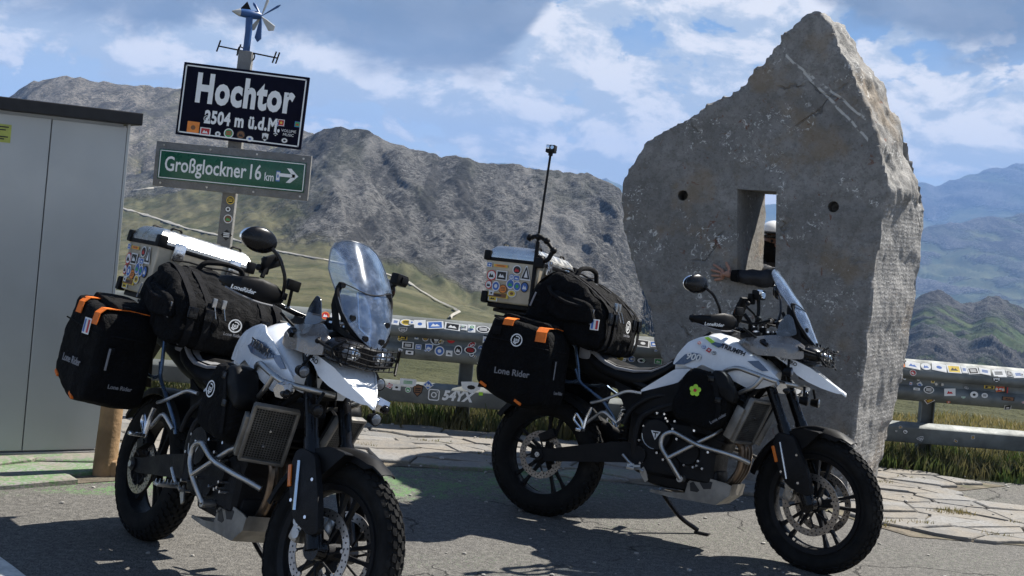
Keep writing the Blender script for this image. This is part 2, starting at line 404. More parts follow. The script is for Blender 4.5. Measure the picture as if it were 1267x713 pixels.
def asphalt_material():
    m_ = bpy.data.materials.new('asphalt'); m_.use_nodes = True
    N, L, add, m, ramp, noise, mix = nodes_of(m_.node_tree); b = N['Principled BSDF']
    tc = N.new('ShaderNodeTexCoord'); v = tc.outputs['Object']
    g1 = noise(v, 130, 3, .7); g2 = noise(v, 1.1, 6, .65); g3 = noise(v, 45, 4, .6)
    c = mix(ramp(g1, .38, .62), (.026, .025, .024), (.165, .156, .14))
    c = mix(m('MULTIPLY', ramp(g2, .42, .68), .45), c, (.075, .072, .066))
    c = mix(m('MULTIPLY', ramp(noise(v, 30, 8, .75), .46, .60), .5), c, (.20, .19, .17)); c = mix(m('MULTIPLY', ramp(noise(v, 24, 8, .75), .52, .64), .6), c, (.035, .033, .03))
    vo = N.new('ShaderNodeTexVoronoi'); vo.inputs['Scale'].default_value = 60; L.new(v, vo.inputs['Vector'])
    c = mix(m('MULTIPLY', ramp(vo.outputs['Distance'], .22, .08), ramp(noise(v, 9, 3), .45, .6)), c, (.30, .285, .26))
    # worn green paint in a band along the kerb side
    s = N.new('ShaderNodeSeparateXYZ'); L.new(v, s.inputs[0])
    w = m('ADD', s.outputs[1], m('MULTIPLY', noise(v, 1.3, 4), .9))
    y0 = m('ADD', m('MULTIPLY', s.outputs[0], .36), 8.28)
    dd = m('SUBTRACT', w, y0)
    gm = m('MULTIPLY', ramp(dd, -.62, -.42), ramp(dd, .32, .1))
    gm = m('MULTIPLY', gm, ramp(s.outputs[0], 1.2, .4))
    wear = ramp(m('ADD', m('MULTIPLY', noise(v, 5, 6, .7), .55), m('MULTIPLY', noise(v, 40, 6, .8), .60)), .57, .63)
    gm2 = m('MULTIPLY', ramp(noise(v, .8, 3), .5, .58), ramp(noise(v, 50, 4, .7), .56, .64))
    gm = m('MAXIMUM', m('MULTIPLY', gm, wear), m('MULTIPLY', gm2, .35))
    c = mix(m('MULTIPLY', gm, .8), c, (.10, .20, .07))
    # cracks
    vc = N.new('ShaderNodeTexVoronoi'); vc.feature = 'DISTANCE_TO_EDGE'; vc.inputs['Scale'].default_value = .55
    wv = N.new('ShaderNodeMixRGB'); 
    nn = N.new('ShaderNodeTexNoise'); nn.inputs['Scale'].default_value = 3; nn.inputs['Detail'].default_value = 6; L.new(v, nn.inputs['Vector'])
    wv.blend_type = 'LINEAR_LIGHT'; wv.inputs[0].default_value = .22; L.new(v, wv.inputs[1]); L.new(nn.outputs['Color'], wv.inputs[2]); L.new(wv.outputs[0], vc.inputs['Vector'])
    cr = m('MULTIPLY', ramp(vc.outputs['Distance'], .0045, .0015), ramp(noise(v, .7, 2), .44, .50))
    c = mix(m('MULTIPLY', cr, .85), c, (.018, .017, .015))
    L.new(c, b.inputs['Base Color']); b.inputs['Roughness'].default_value = .85; b.inputs['Specular IOR Level'].default_value = .3
    bp = N.new('ShaderNodeBump'); bp.inputs['Strength'].default_value = .7; bp.inputs['Distance'].default_value = .006
    L.new(m('SUBTRACT', m('ADD', g1, m('MULTIPLY', g3, .5)), m('MULTIPLY', cr, 1.5)), bp.inputs['Height']); L.new(bp.outputs[0], b.inputs['Normal'])
    return m_
M['asphalt'] = asphalt_material()

def paving_material():
    m_ = bpy.data.materials.new('weathered_flagstone'); m_.use_nodes = True
    N, L, add, m, ramp, noise, mix = nodes_of(m_.node_tree); b = N['Principled BSDF']
    tc = N.new('ShaderNodeTexCoord'); v = tc.outputs['Object']; oi = N.new('ShaderNodeObjectInfo')
    c = mix(oi.outputs['Random'], (.13, .127, .12), (.24, .235, .225))
    c = mix(ramp(noise(v, 3.2, 7, .65), .35, .65), c, (.22, .195, .16))
    c = mix(m('MULTIPLY', ramp(noise(v, 40, 5, .7), .45, .65), .6), c, (.13, .12, .105))
    s = N.new('ShaderNodeSeparateXYZ'); L.new(v, s.inputs[0])
    w = m('ADD', s.outputs[1], m('MULTIPLY', noise(v, 1.3, 4), .9)); dd = m('SUBTRACT', w, m('ADD', m('MULTIPLY', s.outputs[0], .36), 8.28))
    gm = m('MULTIPLY', ramp(dd, -.62, -.42), ramp(dd, .32, .1)); gm = m('MULTIPLY', gm, ramp(s.outputs[0], 1.2, .4))
    wear = ramp(m('ADD', m('MULTIPLY', noise(v, 5, 6, .7), .55), m('MULTIPLY', noise(v, 40, 6, .8), .60)), .55, .62)
    c = mix(m('MULTIPLY', m('MULTIPLY', gm, wear), .8), c, (.10, .20, .07))
    L.new(c, b.inputs['Base Color']); b.inputs['Roughness'].default_value = .85
    bp = N.new('ShaderNodeBump'); bp.inputs['Strength'].default_value = .8; bp.inputs['Distance'].default_value = .012
    L.new(noise(v, 22, 8, .7), bp.inputs['Height']); L.new(bp.outputs[0], b.inputs['Normal'])
    return m_
M['paving'] = paving_material()
M['joint'] = material('sandy_joint_soil', (.12, .10, .072), .95, var=.35, vs=8, bump=.8, bs=60, dirt=.4, dcol=(.10, .13, .04))

# ------------------------------------------------------------------ numpy noise for terrain
def vnoise(x, y, seed=0):
    rs = np.random.RandomState(seed); T = rs.rand(256, 256)
    xi = np.floor(x).astype(int); yi = np.floor(y).astype(int); fx = x - xi; fy = y - yi
    fx = fx * fx * fx * (fx * (fx * 6 - 15) + 10); fy = fy * fy * fy * (fy * (fy * 6 - 15) + 10)
    g = lambda a, b: T[a & 255, b & 255]
    return (g(xi, yi) * (1 - fx) + g(xi + 1, yi) * fx) * (1 - fy) + (g(xi, yi + 1) * (1 - fx) + g(xi + 1, yi + 1) * fx) * fy
def fbm(x, y, o=5, seed=0, g=.5, ridged=False):
    s = 0; a = 1; t = 0
    for i in range(o):
        n = vnoise(x * 2 ** i + i * 17.3, y * 2 ** i + i * 9.1, seed + i)
        if ridged: n = 1 - np.abs(2 * n - 1)
        s = s + a * n; t += a; a *= g
    return s / t
def uv_of(px, py):
    r = ray(px, py); return r.x, r.z          # tangent of azimuth, tangent of elevation
def curve(pts):
    q = sorted(uv_of(*p) for p in pts); X = np.array([a for a, b in q]); Y = np.array([b for a, b in q])
    return lambda u: np.interp(u, X, Y)
def grid_mesh(name, X, Y, Z, attrs, mat):
    nr, nc = X.shape; me = bpy.data.meshes.new(name)
    co = np.stack([X, Y, Z], -1).reshape(-1, 3)
    idx = np.arange(nr * nc).reshape(nr, nc)
    q = np.stack([idx[:-1, :-1], idx[:-1, 1:], idx[1:, 1:], idx[1:, :-1]], -1).reshape(-1, 4)
    me.vertices.add(len(co)); me.vertices.foreach_set('co', co.ravel().astype(np.float32))
    me.loops.add(q.size); me.loops.foreach_set('vertex_index', q.ravel().astype(np.int32))
    me.polygons.add(len(q)); me.polygons.foreach_set('loop_start', np.arange(0, q.size, 4, dtype=np.int32))
    me.update(calc_edges=True); me.polygons.foreach_set('use_smooth', [True] * len(q))
    for k, a in attrs.items():
        at_ = me.attributes.new(k, 'FLOAT', 'POINT'); at_.data.foreach_set('value', a.ravel().astype(np.float32))
    return me

def terrain_material(name, grass, dry, rock, rock2, sc=1.):
    m_ = bpy.data.materials.new(name); m_.use_nodes = True
    N, L, add, m, ramp, noise, mix = nodes_of(m_.node_tree); b = N['Principled BSDF']
    g = N.new('ShaderNodeNewGeometry'); v = g.outputs['Position']
    at_ = N.new('ShaderNodeAttribute'); at_.attribute_name = 'rock'
    n1 = noise(v, .012 * sc, 8, .68); n2 = noise(v, .11 * sc, 7, .72); n3 = noise(v, .6 * sc, 4, .7)
    rk = ramp(m('ADD', at_.outputs['Fac'], m('MULTIPLY', m('SUBTRACT', n1, .5), 1.1)), .38, .62)
    gc = mix(ramp(noise(v, .02 * sc, 6, .6), .38, .62), grass, dry)
    gc = mix(m('MULTIPLY', ramp(n2, .52, .66), .35), gc, tuple(x * .45 for x in grass))
    mp = N.new('ShaderNodeMapping'); mp.inputs['Scale'].default_value = (1, .22, .30); mp.inputs['Rotation'].default_value = (0, .12, -.3); L.new(v, mp.inputs[0]); vs_ = mp.outputs[0]
    st = noise(vs_, .045 * sc, 8, .66, .4); st2 = noise(vs_, .013 * sc, 6, .6)
    rc = mix(ramp(st2, .38, .62), rock, rock2)
    rc = mix(m('MULTIPLY', ramp(st, .46, .60), .65), rc, tuple(x * .42 for x in rock))
    rc = mix(m('MULTIPLY', ramp(n3, .55, .64), .5), rc, tuple(min(1, x * 1.75) for x in rock2))
    rc = mix(m('MULTIPLY', ramp(n3, .46, .36), .75), rc, tuple(x * .35 for x in rock))
    n4 = noise(v, .20 * sc, 7, .75, .5); n5 = noise(v, .06 * sc, 6, .7, 1.)
    rc = mix(m('MULTIPLY', ramp(n4, .50, .42), .8), rc, tuple(x * .30 for x in rock)); rc = mix(m('MULTIPLY', ramp(n4, .54, .62), .45), rc, tuple(x * 1.6 for x in rock2))
    rc = mix(m('MULTIPLY', ramp(n5, .47, .40), .6), rc, tuple(x * .40 for x in rock))
    rc = mix(m('MULTIPLY', ramp(noise(vs_, .009 * sc, 6, .62), .52, .60), .55), rc, tuple(a * .6 + b_ * .4 for a, b_ in zip(grass, rock)))
    n6 = noise(vs_, .016 * sc, 7, .62, 1.4); rc = mix(m('MULTIPLY', ramp(n6, .545, .60), .72), rc, tuple(x * .36 for x in rock)); rc = mix(m('MULTIPLY', ramp(n6, .45, .38), .4), rc, tuple(x * 1.25 for x in rock2))
    gc = mix(m('MULTIPLY', ramp(st, .48, .62), .5), gc, tuple(x * 1.5 for x in dry))
    gc = mix(m('MULTIPLY', ramp(n3, .55, .68), .35), gc, tuple(x * .5 for x in grass))
    L.new(mix(rk, gc, rc), b.inputs['Base Color']); b.inputs['Roughness'].default_value = .95; b.inputs['Specular IOR Level'].default_value = .1
    bp = N.new('ShaderNodeBump'); bp.inputs['Strength'].default_value = 1.0; bp.inputs['Distance'].default_value = 3.5 / sc
    L.new(m('MULTIPLY', m('ADD', m('ADD', n2, n4), m('MULTIPLY', n3, .4)), ramp(rk, 0, 1, .15, 1.)), bp.inputs['Height']); L.new(bp.outputs[0], b.inputs['Normal'])
    return m_

# ------------------------------------------------------------------ terrain: valley side and the main mountain
def smoothstep(a, b, x):
    t = np.clip((x - a) / (b - a), 0, 1); return t * t * (3 - 2 * t)
def build_terrain():
    ridge = curve([(-400, 250), (-100, 235), (60, 225), (180, 215), (290, 192), (350, 180), (385, 168), (403, 160), (425, 157), (448, 162), (470, 171), (500, 181), (520, 189), (545, 199), (562, 195), (580, 197), (600, 205), (640, 207), (700, 209), (720, 213), (745, 224), (767, 236), (790, 290), (812, 360), (830, 410), (870, 440), (950, 452), (1050, 462), (1150, 470), (1267, 478), (1500, 500)])
    foot = curve([(-400, 395), (0, 350), (150, 318), (300, 318), (400, 322), (480, 345), (560, 372), (640, 395), (720, 405), (800, 412), (830, 430), (870, 455), (950, 470), (1267, 492), (1500, 510)])
    nearl = curve([(-400, 470), (0, 440), (480, 428), (640, 440), (820, 455), (950, 478), (1267, 505), (1500, 530)])
    rr = curve([(0, 0), (1, 0)])
    U = np.linspace(-.75, .75, 760)
    # range to the ridge shrinks where the ground just rolls over behind the rail on the right
    R1 = np.interp(U, [-.75, -.30, -.12, .06, .115, .14, .18, .75], [1900, 1700, 1450, 1350, 1250, 700, 90, 60])
    R0 = np.interp(U, [-.75, -.12, .06, .115, .14, .18, .75], [900, 850, 800, 760, 400, 45, 34])
    t = np.concatenate([np.linspace(0, 1, 70)[:-1], 1 + np.linspace(0, 1, 60)[:-1], 2 + np.linspace(0, 1, 190)[:-1], 3 + np.linspace(0, 1, 14)])
    UU, TT = np.meshgrid(U, t)
    er, ef, en = ridge(UU), foot(UU), nearl(UU)
    r1 = np.interp(UU, U, R1); r0 = np.interp(UU, U, R0)
    k1, k2, k3, k4 = np.clip(TT, 0, 1), np.clip(TT - 1, 0, 1), np.clip(TT - 2, 0, 1), np.clip(TT - 3, 0, 1)
    rn = np.minimum(60, r0 * .5)
    r = np.where(TT < 1, 9.35 * (rn / 9.35) ** k1, np.where(TT < 2, rn * (r0 / rn) ** k2, np.where(TT < 3, r0 + (r1 - r0) * k3, r1 * (1 + .5 * k4))))
    e0 = -CH / 9.35
    e = np.where(TT < 1, e0 + (en - e0) * (1 - (1 - k1) ** 1.6), np.where(TT < 2, en + (ef - en) * k2, np.where(TT < 3, ef + (er - ef) * k3 ** .92, er - .16 * k4)))
    X = UU * r; Y = r.copy(); Z = CH + e * r
    # relief
    lf0 = 1 - smoothstep(-.27, -.10, UU); mnt = smoothstep(1.7, 2.25, TT) * (1 - .6 * lf0 * (1 - smoothstep(2.5, 2.9, TT))) * smoothstep(250, 700, r)
    ds = fbm((X + .30 * Y) / 200 + 3, Y / 900 + 5, 6, 11, .55, True) - .62
    gl = fbm((X + .30 * Y) / 48, Y / 420, 5, 31, .6, True) - .6
    fn = fbm(X / 26, Y / 60, 5, 51, .6) - .5
    crest = np.exp(-((TT - 3) / .05) ** 2)
    Z += mnt * (ds * 34 * np.sin(np.clip(k3, .0, 1) * PI) ** .8 + gl * 22 * np.sin(np.clip(k3 * .93 + .03, 0, 1) * PI) ** .6 + fn * 16 * (1 - .4 * crest)) + crest * mnt * (fbm(X / 30, X / 50, 4, 77) - .5) * 10
    Z += smoothstep(12, 60, r) * (1 - mnt) * (fbm(X / 30, Y / 45, 6, 91, .6) - .5) * np.minimum(r * .014, 6)
    Z += (1 - mnt) * smoothstep(9.6, 14, r) * (fbm(X / .8, Y / .8, 3, 5) - .5) * .12
    rock = mnt * np.clip(smoothstep(1.97, 2.14, TT) * .68 + (ds + .1) * .7, 0, 1)
    lf = 1 - smoothstep(-.27, -.10, UU + .02 * (fbm(X / 90, Y / 200, 3, 7) - .5)); rock = rock * (1 - lf * (1 - (.72 + .25 * smoothstep(2.3, 2.95, TT))))
    me = grid_mesh('mountain_slope', X, Y, Z, {'rock': rock}, None)
    mt = terrain_material('alpine_slope', (.046, .050, .024), (.088, .082, .046), (.082, .082, .080), (.165, .160, .150))
    o = link('mountain_slope', me, mt); tag(o, kind='structure'); o['label'] = 'grey rocky mountain with scree gullies above a green valley slope'
    return o, (X, Y, Z)
terr, TG = build_terrain()

def ridge_mesh(name, pts, r, depth, base_px, amp, grass, dry, rock, rock2, rockv, seed, label, sc=1., cols=420, rows=70):
    rg = curve(pts); U = np.linspace(-.8, .8, cols); T = np.linspace(0, 1.25, rows); UU, TT = np.meshgrid(U, T)
    k = np.clip(TT, 0, 1); bk = np.clip(TT - 1, 0, 1)
    er = rg(UU); rr = r - depth * (1 - k) + bk * depth
    s_ = (base_px) / F
    e = er - s_ * (1 - k) ** 1.0 - bk * s_
    X = UU * rr; Y = rr; Z = CH + e * rr
    a = fbm((X + .35 * Y) / (amp * 3.6), Y / (amp * 16), 7, seed, .64, True) - .6
    b = fbm(X / (amp * 1.4), Y / (amp * 2), 5, seed + 9, .6) - .5
    w = np.sin(np.clip(k * .9 + .05, 0, 1) * PI) ** .6
    Z += a * amp * 1.7 * w + b * amp * .35 + (fbm(X / (amp * 1.2), X * 0 + seed, 5, seed + 3, .6) - .5) * amp * .55 * np.exp(-((TT - 1) / .08) ** 2)
    rock_ = np.clip(rockv + a * 1.3 + .25 * (k - .5), 0, 1)
    me = grid_mesh(name, X, Y, Z, {'rock': rock_}, None)
    o = link(name, me, terrain_material(name + '_ground', grass, dry, rock, rock2, sc)); tag(o, kind='structure'); o['label'] = label
    return o
ridge_mesh('mountain_ridge', [(-500, 230), (-60, 150), (0, 124), (20, 113), (38, 101), (60, 97), (85, 94), (110, 98), (150, 103), (185, 108), (215, 112), (300, 132), (345, 150), (385, 165), (450, 205), (560, 300), (700, 420), (900, 500), (1400, 560)],
           2500, 1100, 190, 34, (.10, .10, .045), (.20, .17, .09), (.13, .122, .11), (.20, .185, .16), .62, 201, 'pale scree mountain ridge at the left', .7, rows=150)
ridge_mesh('green_ridge', [(-500, 700), (700, 560), (1000, 440), (1060, 408), (1110, 398), (1128, 376), (1145, 366), (1160, 364), (1175, 368), (1190, 373), (1205, 375), (1222, 368), (1236, 368), (1250, 376), (1267, 384), (1330, 400), (1500, 440)],
           2300, 1300, 150, 40, (.028, .048, .017), (.05, .062, .026), (.05, .05, .052), (.10, .098, .092), .52, 301, 'green and rocky ridge right of the standing stone', 1.1, cols=1300, rows=240)
ridge_mesh('blue_ridge', [(-500, 500), (300, 400), (700, 330), (900, 300), (1000, 292), (1100, 286), (1143, 282), (1170, 278), (1203, 272), (1235, 268), (1267, 265), (1330, 262), (1500, 290)],
           9000, 2500, 130, 90, (.05, .07, .04), (.08, .09, .05), (.08, .08, .08), (.12, .12, .12), .5, 401, 'blue hazy ridge in the middle distance on the right', .3)
ridge_mesh('far_ridge', [(-500, 330), (300, 260), (500, 232), (560, 216), (590, 207), (605, 203), (625, 200), (645, 204), (662, 211), (700, 217), (735, 224), (752, 221), (775, 229), (850, 250), (900, 248), (950, 251), (1000, 246), (1080, 236), (1120, 230), (1144, 226), (1160, 232), (1180, 224), (1203, 213), (1225, 209), (1245, 205), (1267, 203), (1330, 196), (1500, 240)],
           16000, 3000, 90, 140, (.05, .07, .04), (.08, .09, .05), (.08, .08, .08), (.12, .12, .12), .5, 501, 'far blue mountain range at the horizon', .2)
# low ground far below, reaching to the horizon
bm = BM(); R_ = 19000
vs = [bm.verts.new((x, y, -700)) for x, y in ((-R_, 100), (R_, 100), (R_, R_), (-R_, R_))]; bm.faces.new(vs)
tag(obj('valley_floor', bm, material('far_valley_floor', (.06, .08, .035), .95, vs=.001)), 'far green valley floor below the pass', kind='structure')

# light gravel track winding over the valley slope
def build_track(pts_px, w, name, label):
    me = terr.data; bvh = BVHTree.FromPolygons([v.co for v in me.vertices], [p.vertices for p in me.polygons])
    P = []
    Q = []
    for a, b in zip(pts_px, pts_px[1:]):
        n = max(2, int(math.dist(a, b) / 5))
        for i in range(n): Q.append((a[0] + (b[0] - a[0]) * i / n, a[1] + (b[1] - a[1]) * i / n))
    for q in Q:
        h = bvh.ray_cast(Vector((0, 0, CH)), ray(*q).normalized(), 4000)
        if h[0] and h[0].y > 100: P.append(h[0] + Vector((0, 0, .8)))
    bm = BM(); prev = None
    for i, p in enumerate(P):
        t = P[min(i + 1, len(P) - 1)] - P[max(i - 1, 0)]; t.z = 0; w_ = w * p.y / 1000
        if t.length < 1e-3: continue
        # the bench is cut across the slope: widen along the fall line as well
        s = Vector((-t.y, t.x, 0)).normalized() * w_
        A = p + s; B_ = p - s
        for q in (A, B_):
            h = bvh.ray_cast(Vector((q.x, q.y, 400)), Vector((0, 0, -1)), 1200)
            q.z = max((h[0].z if h[0] else q.z) + .7, p.z - w_ * .8)
        cur = (bm.verts.new(A), bm.verts.new(p + Vector((0, 0, .4))), bm.verts.new(B_))
        if prev and (p - pp).length < 260:
            bm.faces.new((prev[0], cur[0], cur[1], prev[1])); bm.faces.new((prev[1], cur[1], cur[2], prev[2]))
        prev = cur; pp = p
    tag(obj(name, bm, M['gravel']), label, kind='structure')
M['gravel'] = material('pale_gravel_track', (.27, .255, .22), .95, vs=.2)
build_track([(150, 258), (185, 268), (230, 283), (262, 290), (300, 300), (345, 312), (400, 322), (440, 330), (478, 340), (505, 350), (522, 362), (545, 376), (562, 384), (568, 388), (558, 394), (555, 402)], 1.5, 'gravel_track', 'pale gravel track winding across the green valley slope')
build_track([(165, 236), (200, 232), (235, 222), (262, 214), (290, 205)], 1.0, 'mountain_path', 'faint path climbing the slope left of the signpost')

# ------------------------------------------------------------------ ground
bm = BM()
xs = np.linspace(-14, 14, 57); ys = np.concatenate([np.linspace(-6, 9.30, 46)])
V = [[bm.verts.new((x, y, (0 if y < 9 else -.0))) for x in xs] for y in ys]
for i in range(len(ys) - 1):
    for j in range(len(xs) - 1): bm.faces.new((V[i][j], V[i][j + 1], V[i + 1][j + 1], V[i + 1][j]))
tag(obj('car_park', bm, M['asphalt']), 'worn grey asphalt of the car park with traces of green paint', kind='structure')
# worn white marking, bottom left corner
c = [ground(-60, 690), ground(0, 690), ground(18, 703), ground(42, 722), ground(30, 760), ground(-80, 760)]
bm = BM(); bm.faces.new([bm.verts.new((p.x, p.y, .004)) for p in c])
tag(obj('road_marking', bm, material('worn_white_paint', (.55, .54, .50), .8, vs=20, var=.15, dirt=.5, dcol=(.2, .19, .17))), 'end of a worn white painted line', kind='structure')

# paving: irregular flagstones, each an object, children of the pavement
def clip_poly(poly, p, n):
    out = []
    for i in range(len(poly)):
        a, b = poly[i], poly[(i + 1) % len(poly)]; da = (a - p).dot(n); db = (b - p).dot(n)
        if da <= 0: out.append(a)
        if (da < 0 < db) or (db < 0 < da): out.append(a + (b - a) * (da / (da - db)))
    return out
def inside(poly, p):
    c = False; j = len(poly) - 1
    for i in range(len(poly)):
        a, b = poly[i], poly[j]
        if (a.y > p.y) != (b.y > p.y) and p.x < (b.x - a.x) * (p.y - a.y) / (b.y - a.y) + a.x: c = not c
        j = i
    return c
def flagstones(region, parent, sx, sy, ang, seed, gap=.009, hz=.02, lim=.93):
    rs = random.Random(seed); ca, sa = math.cos(ang), math.sin(ang); P = []
    x0 = min(p.x for p in region) - 1; x1 = max(p.x for p in region) + 1; y0 = min(p.y for p in region) - 1; y1 = max(p.y for p in region) + 1
    cx, cy = (x0 + x1) / 2, (y0 + y1) / 2; R = max(x1 - x0, y1 - y0) / 2 + 1
    i = -int(R / sy) - 1
    while i * sy < R:
        j = -int(R / sx) - 1
        while j * sx < R:
            a = (j + rs.uniform(-.5, .5)) * sx; b = (i + rs.uniform(-.42, .42)) * sy
            if rs.random() < .16: j += 1; continue
            P.append(Vector((cx + a * ca - b * sa, cy + a * sa + b * ca))); j += 1
        i += 1
    ins = [p for p in P if inside(region, p)]
    for p in ins:
        poly = [p + Vector(q) for q in ((-1.2, -1.2), (1.2, -1.2), (1.2, 1.2), (-1.2, 1.2))]
        for q in P:
            if q is p or (q - p).length > 1.6: continue
            # stretched metric keeps the stones longer than deep
            d = q - p; e = Vector((d.x * ca + d.y * sa, -d.x * sa + d.y * ca)); e = Vector((e.x / sx ** 2, e.y / sy ** 2)); n = Vector((e.x * ca - e.y * sa, e.x * sa + e.y * ca))
            poly = clip_poly(poly, (p + q) / 2, n)
            if len(poly) < 3: break
        if len(poly) < 3: continue
        c = sum(poly, Vector((0, 0))) / len(poly)
        pts = []
        for a, b in zip(poly, poly[1:] + poly[:1]):
            if (b - a).length < .02: continue
            n = 3 if (b - a).length > .2 else 1
            for k in range(n):
                w = a + (b - a) * (k / n); d = (w - c); l = d.length
                pts.append(c + d * max(.5, (l - gap * 1.3) / l) + Vector((rs.uniform(-1, 1), rs.uniform(-1, 1))) * .006)
        if len(pts) < 3: continue
        h = hz + rs.uniform(-.006, .008); tx, ty = rs.uniform(-.015, .015), rs.uniform(-.015, .015)
        bm = BM(); T = []; B = []; U_ = []
        for w in pts:
            d = w - c; zz = h + d.x * tx + d.y * ty
            T.append(bm.verts.new((*(c + d * .955), zz))); U_.append(bm.verts.new((*w, zz - .007))); B.append(bm.verts.new((*w, -.01)))
        bm.faces.new(T)
        for k in range(len(T)):
            j = (k + 1) % len(T)
            bm.faces.new((T[k], U_[k], U_[j], T[j])); bm.faces.new((U_[k], B[k], B[j], U_[j]))
        obj('flagstone', bm, M['paving'], parent, smooth=0)
def region_px(L_): return [Vector(ground(*p)[:2]) for p in L_]
def sheet(name, region, z, mat, label, kind='structure'):
    bm = BM(); f = bm.faces.new([bm.verts.new((p.x, p.y, z)) for p in region]); f.normal_update(); bmesh.ops.triangulate(bm, faces=[f])
    return tag(obj(name, bm, mat, smooth=0), label, kind=kind)
pave = [Vector(p) for p in ((-5.2, 8.05), (-3.4, 7.75), (-1.4, 7.72), (-.6, 7.9), (.4, 8.1), (1.2, 8.0), (2.0, 7.95), (2.35, 7.5), (2.55, 7.25), (3.6, 7.3), (4.6, 7.45), (5.5, 7.6), (6.2, 7.85), (4.4, 8.0), (3.5, 8.35), (3.35, 8.75), (3.9, 9.15), (3.2, 9.33), (0, 9.3), (-5.2, 9.25))]
pv = sheet('pavement', pave, .004, M['joint'], 'crazy paving of pale flagstones in front of the guard rail')
flagstones(pave, pv, .31, .165, .06, 5, gap=.006)
# narrow slabs before the cabinet
ap = [Vector(p) for p in ((-5.2, 5.2), (-3.3, 6.1), (-2.25, 6.72), (-1.95, 6.95), (-2.0, 7.6), (-2.4, 7.6), (-5.2, 5.9))]
pa = sheet('kerb_strip', ap, .004, M['joint'], 'strip of slabs along the grey cabinet')
flagstones(ap, pa, .8, .22, math.radians(36), 9, gap=.006, hz=.03)

# ------------------------------------------------------------------ grass (stuff)
def grass_obj(name, zone, n, h0, h1, cols, label, seed, w=.006):
    rs = np.random.RandomState(seed); P = []
    m_ = bpy.data.materials.new(name + '_blade'); m_.use_nodes = True
    N, L, add, m, ramp, noise, mix = nodes_of(m_.node_tree); b = N['Principled BSDF']
    g = N.new('ShaderNodeNewGeometry'); c = mix(ramp(g.outputs['Random Per Island'], .1, .9), cols[0], cols[1]); c = mix(ramp(noise(g.outputs['Position'], 4, 4), .4, .6), c, cols[2])
    L.new(c, b.inputs['Base Color']); b.inputs['Roughness'].default_value = .7
    tl = N.new('ShaderNodeBsdfTranslucent'); L.new(c, tl.inputs[0]); mx = N.new('ShaderNodeMixShader'); mx.inputs[0].default_value = .35
    L.new(b.outputs[0], mx.inputs[1]); L.new(tl.outputs[0], mx.inputs[2]); L.new(mx.outputs[0], N['Material Output'].inputs[0])
    x, y, z = zone(rs, n); n = len(x)
    cl = .45 + 1.1 * fbm(x * 2.2, y * 2.2, 3, seed + 1); h = rs.uniform(h0, h1, n) * cl
    a = rs.rand(n) * 2 * PI; dx, dy = np.cos(a), np.sin(a); ln = rs.uniform(.1, .6, n) * h; b_ = rs.rand(n) * 2 * PI
    bx, by = np.cos(b_) * ln, np.sin(b_) * ln; ww = w * rs.uniform(.6, 1.5, n)
    v = np.stack([np.stack([x - dx * ww, y - dy * ww, z], -1), np.stack([x + dx * ww, y + dy * ww, z], -1),
                  np.stack([x + bx * .4 + dx * ww * .8, y + by * .4 + dy * ww * .8, z + h * .6], -1), np.stack([x + bx * .4 - dx * ww * .8, y + by * .4 - dy * ww * .8, z + h * .6], -1),
                  np.stack([x + bx, y + by, z + h], -1)], 1).reshape(-1, 3)
    k = np.arange(n)[:, None] * 5
    me = bpy.data.meshes.new(name)
    fq = [tuple(r) for r in (k + np.array([[0, 1, 2, 3]])).tolist()] + [tuple(r) for r in (k + np.array([[3, 2, 4]])).tolist()]
    me.from_pydata(v.tolist(), [], fq); me.update()
    o = link(name, me, m_); tag(o, label, 'grass', kind='stuff'); return o
tX, tY, tZ = TG
def terr_z(x, y):
    # height of the first rows of the slope, by the row/column layout
    u = x / y; cols_ = np.clip((u + .75) / 1.5 * (tX.shape[1] - 1), 0, tX.shape[1] - 1.001).astype(int); z = np.zeros_like(x)
    yy = tY[:60, :]; 
    for c_ in np.unique(cols_):
        s = cols_ == c_; z[s] = np.interp(y[s], yy[:, c_], tZ[:60, c_])
    return z
def z_rail(rs, n):
    x = rs.uniform(-4.5, 6.5, n); y = 9.3 + rs.rand(n) ** 1.3 * 1.0; y += .05 * (fbm(x * 1.5, x * 0, 3, 8) - .5); return x, y, np.zeros(n) - .02
grass_obj('verge_grass', z_rail, 19000, .08, .22, ((.03, .06, .014), (.08, .10, .03), (.11, .10, .045)), 'long green grass growing under the guard rail', 3)
def z_right(rs, n):
    x = rs.uniform(1.5, 8, n); y = 10.0 + rs.rand(n) * 5; return x, y, terr_z(x, y) - .01
grass_obj('meadow_grass', z_right, 19000, .035, .12, ((.13, .13, .035), (.23, .19, .07), (.28, .23, .10)), 'dry yellow grass beyond the guard rail on the right', 4, .007)
def z_left(rs, n):
    x = rs.uniform(-4, 1.8, n); y = 10.2 + rs.rand(n) * 6; return x, y, terr_z(x, y) - .01
grass_obj('slope_grass', z_left, 8000, .05, .14, ((.09, .11, .03), (.16, .15, .05), (.2, .17, .07)), 'short olive grass beyond the guard rail on the left', 5, .007)
def z_tuft(rs, n):
    cs = [(random.uniform(2.3, 3.6), random.uniform(7.3, 9.1)) for _ in range(16)] + [(random.uniform(-1, 1), random.uniform(8.2, 9.2)) for _ in range(8)]
    k = rs.randint(0, len(cs), n); c_ = np.array(cs)[k]; x = c_[:, 0] + rs.normal(0, .05, n); y = c_[:, 1] + rs.normal(0, .02, n); return x, y, np.zeros(n)
grass_obj('joint_grass', z_tuft, 1300, .015, .045, ((.12, .13, .03), (.2, .17, .06), (.22, .18, .08)), 'small dry tufts of grass between the flagstones', 6, .003)

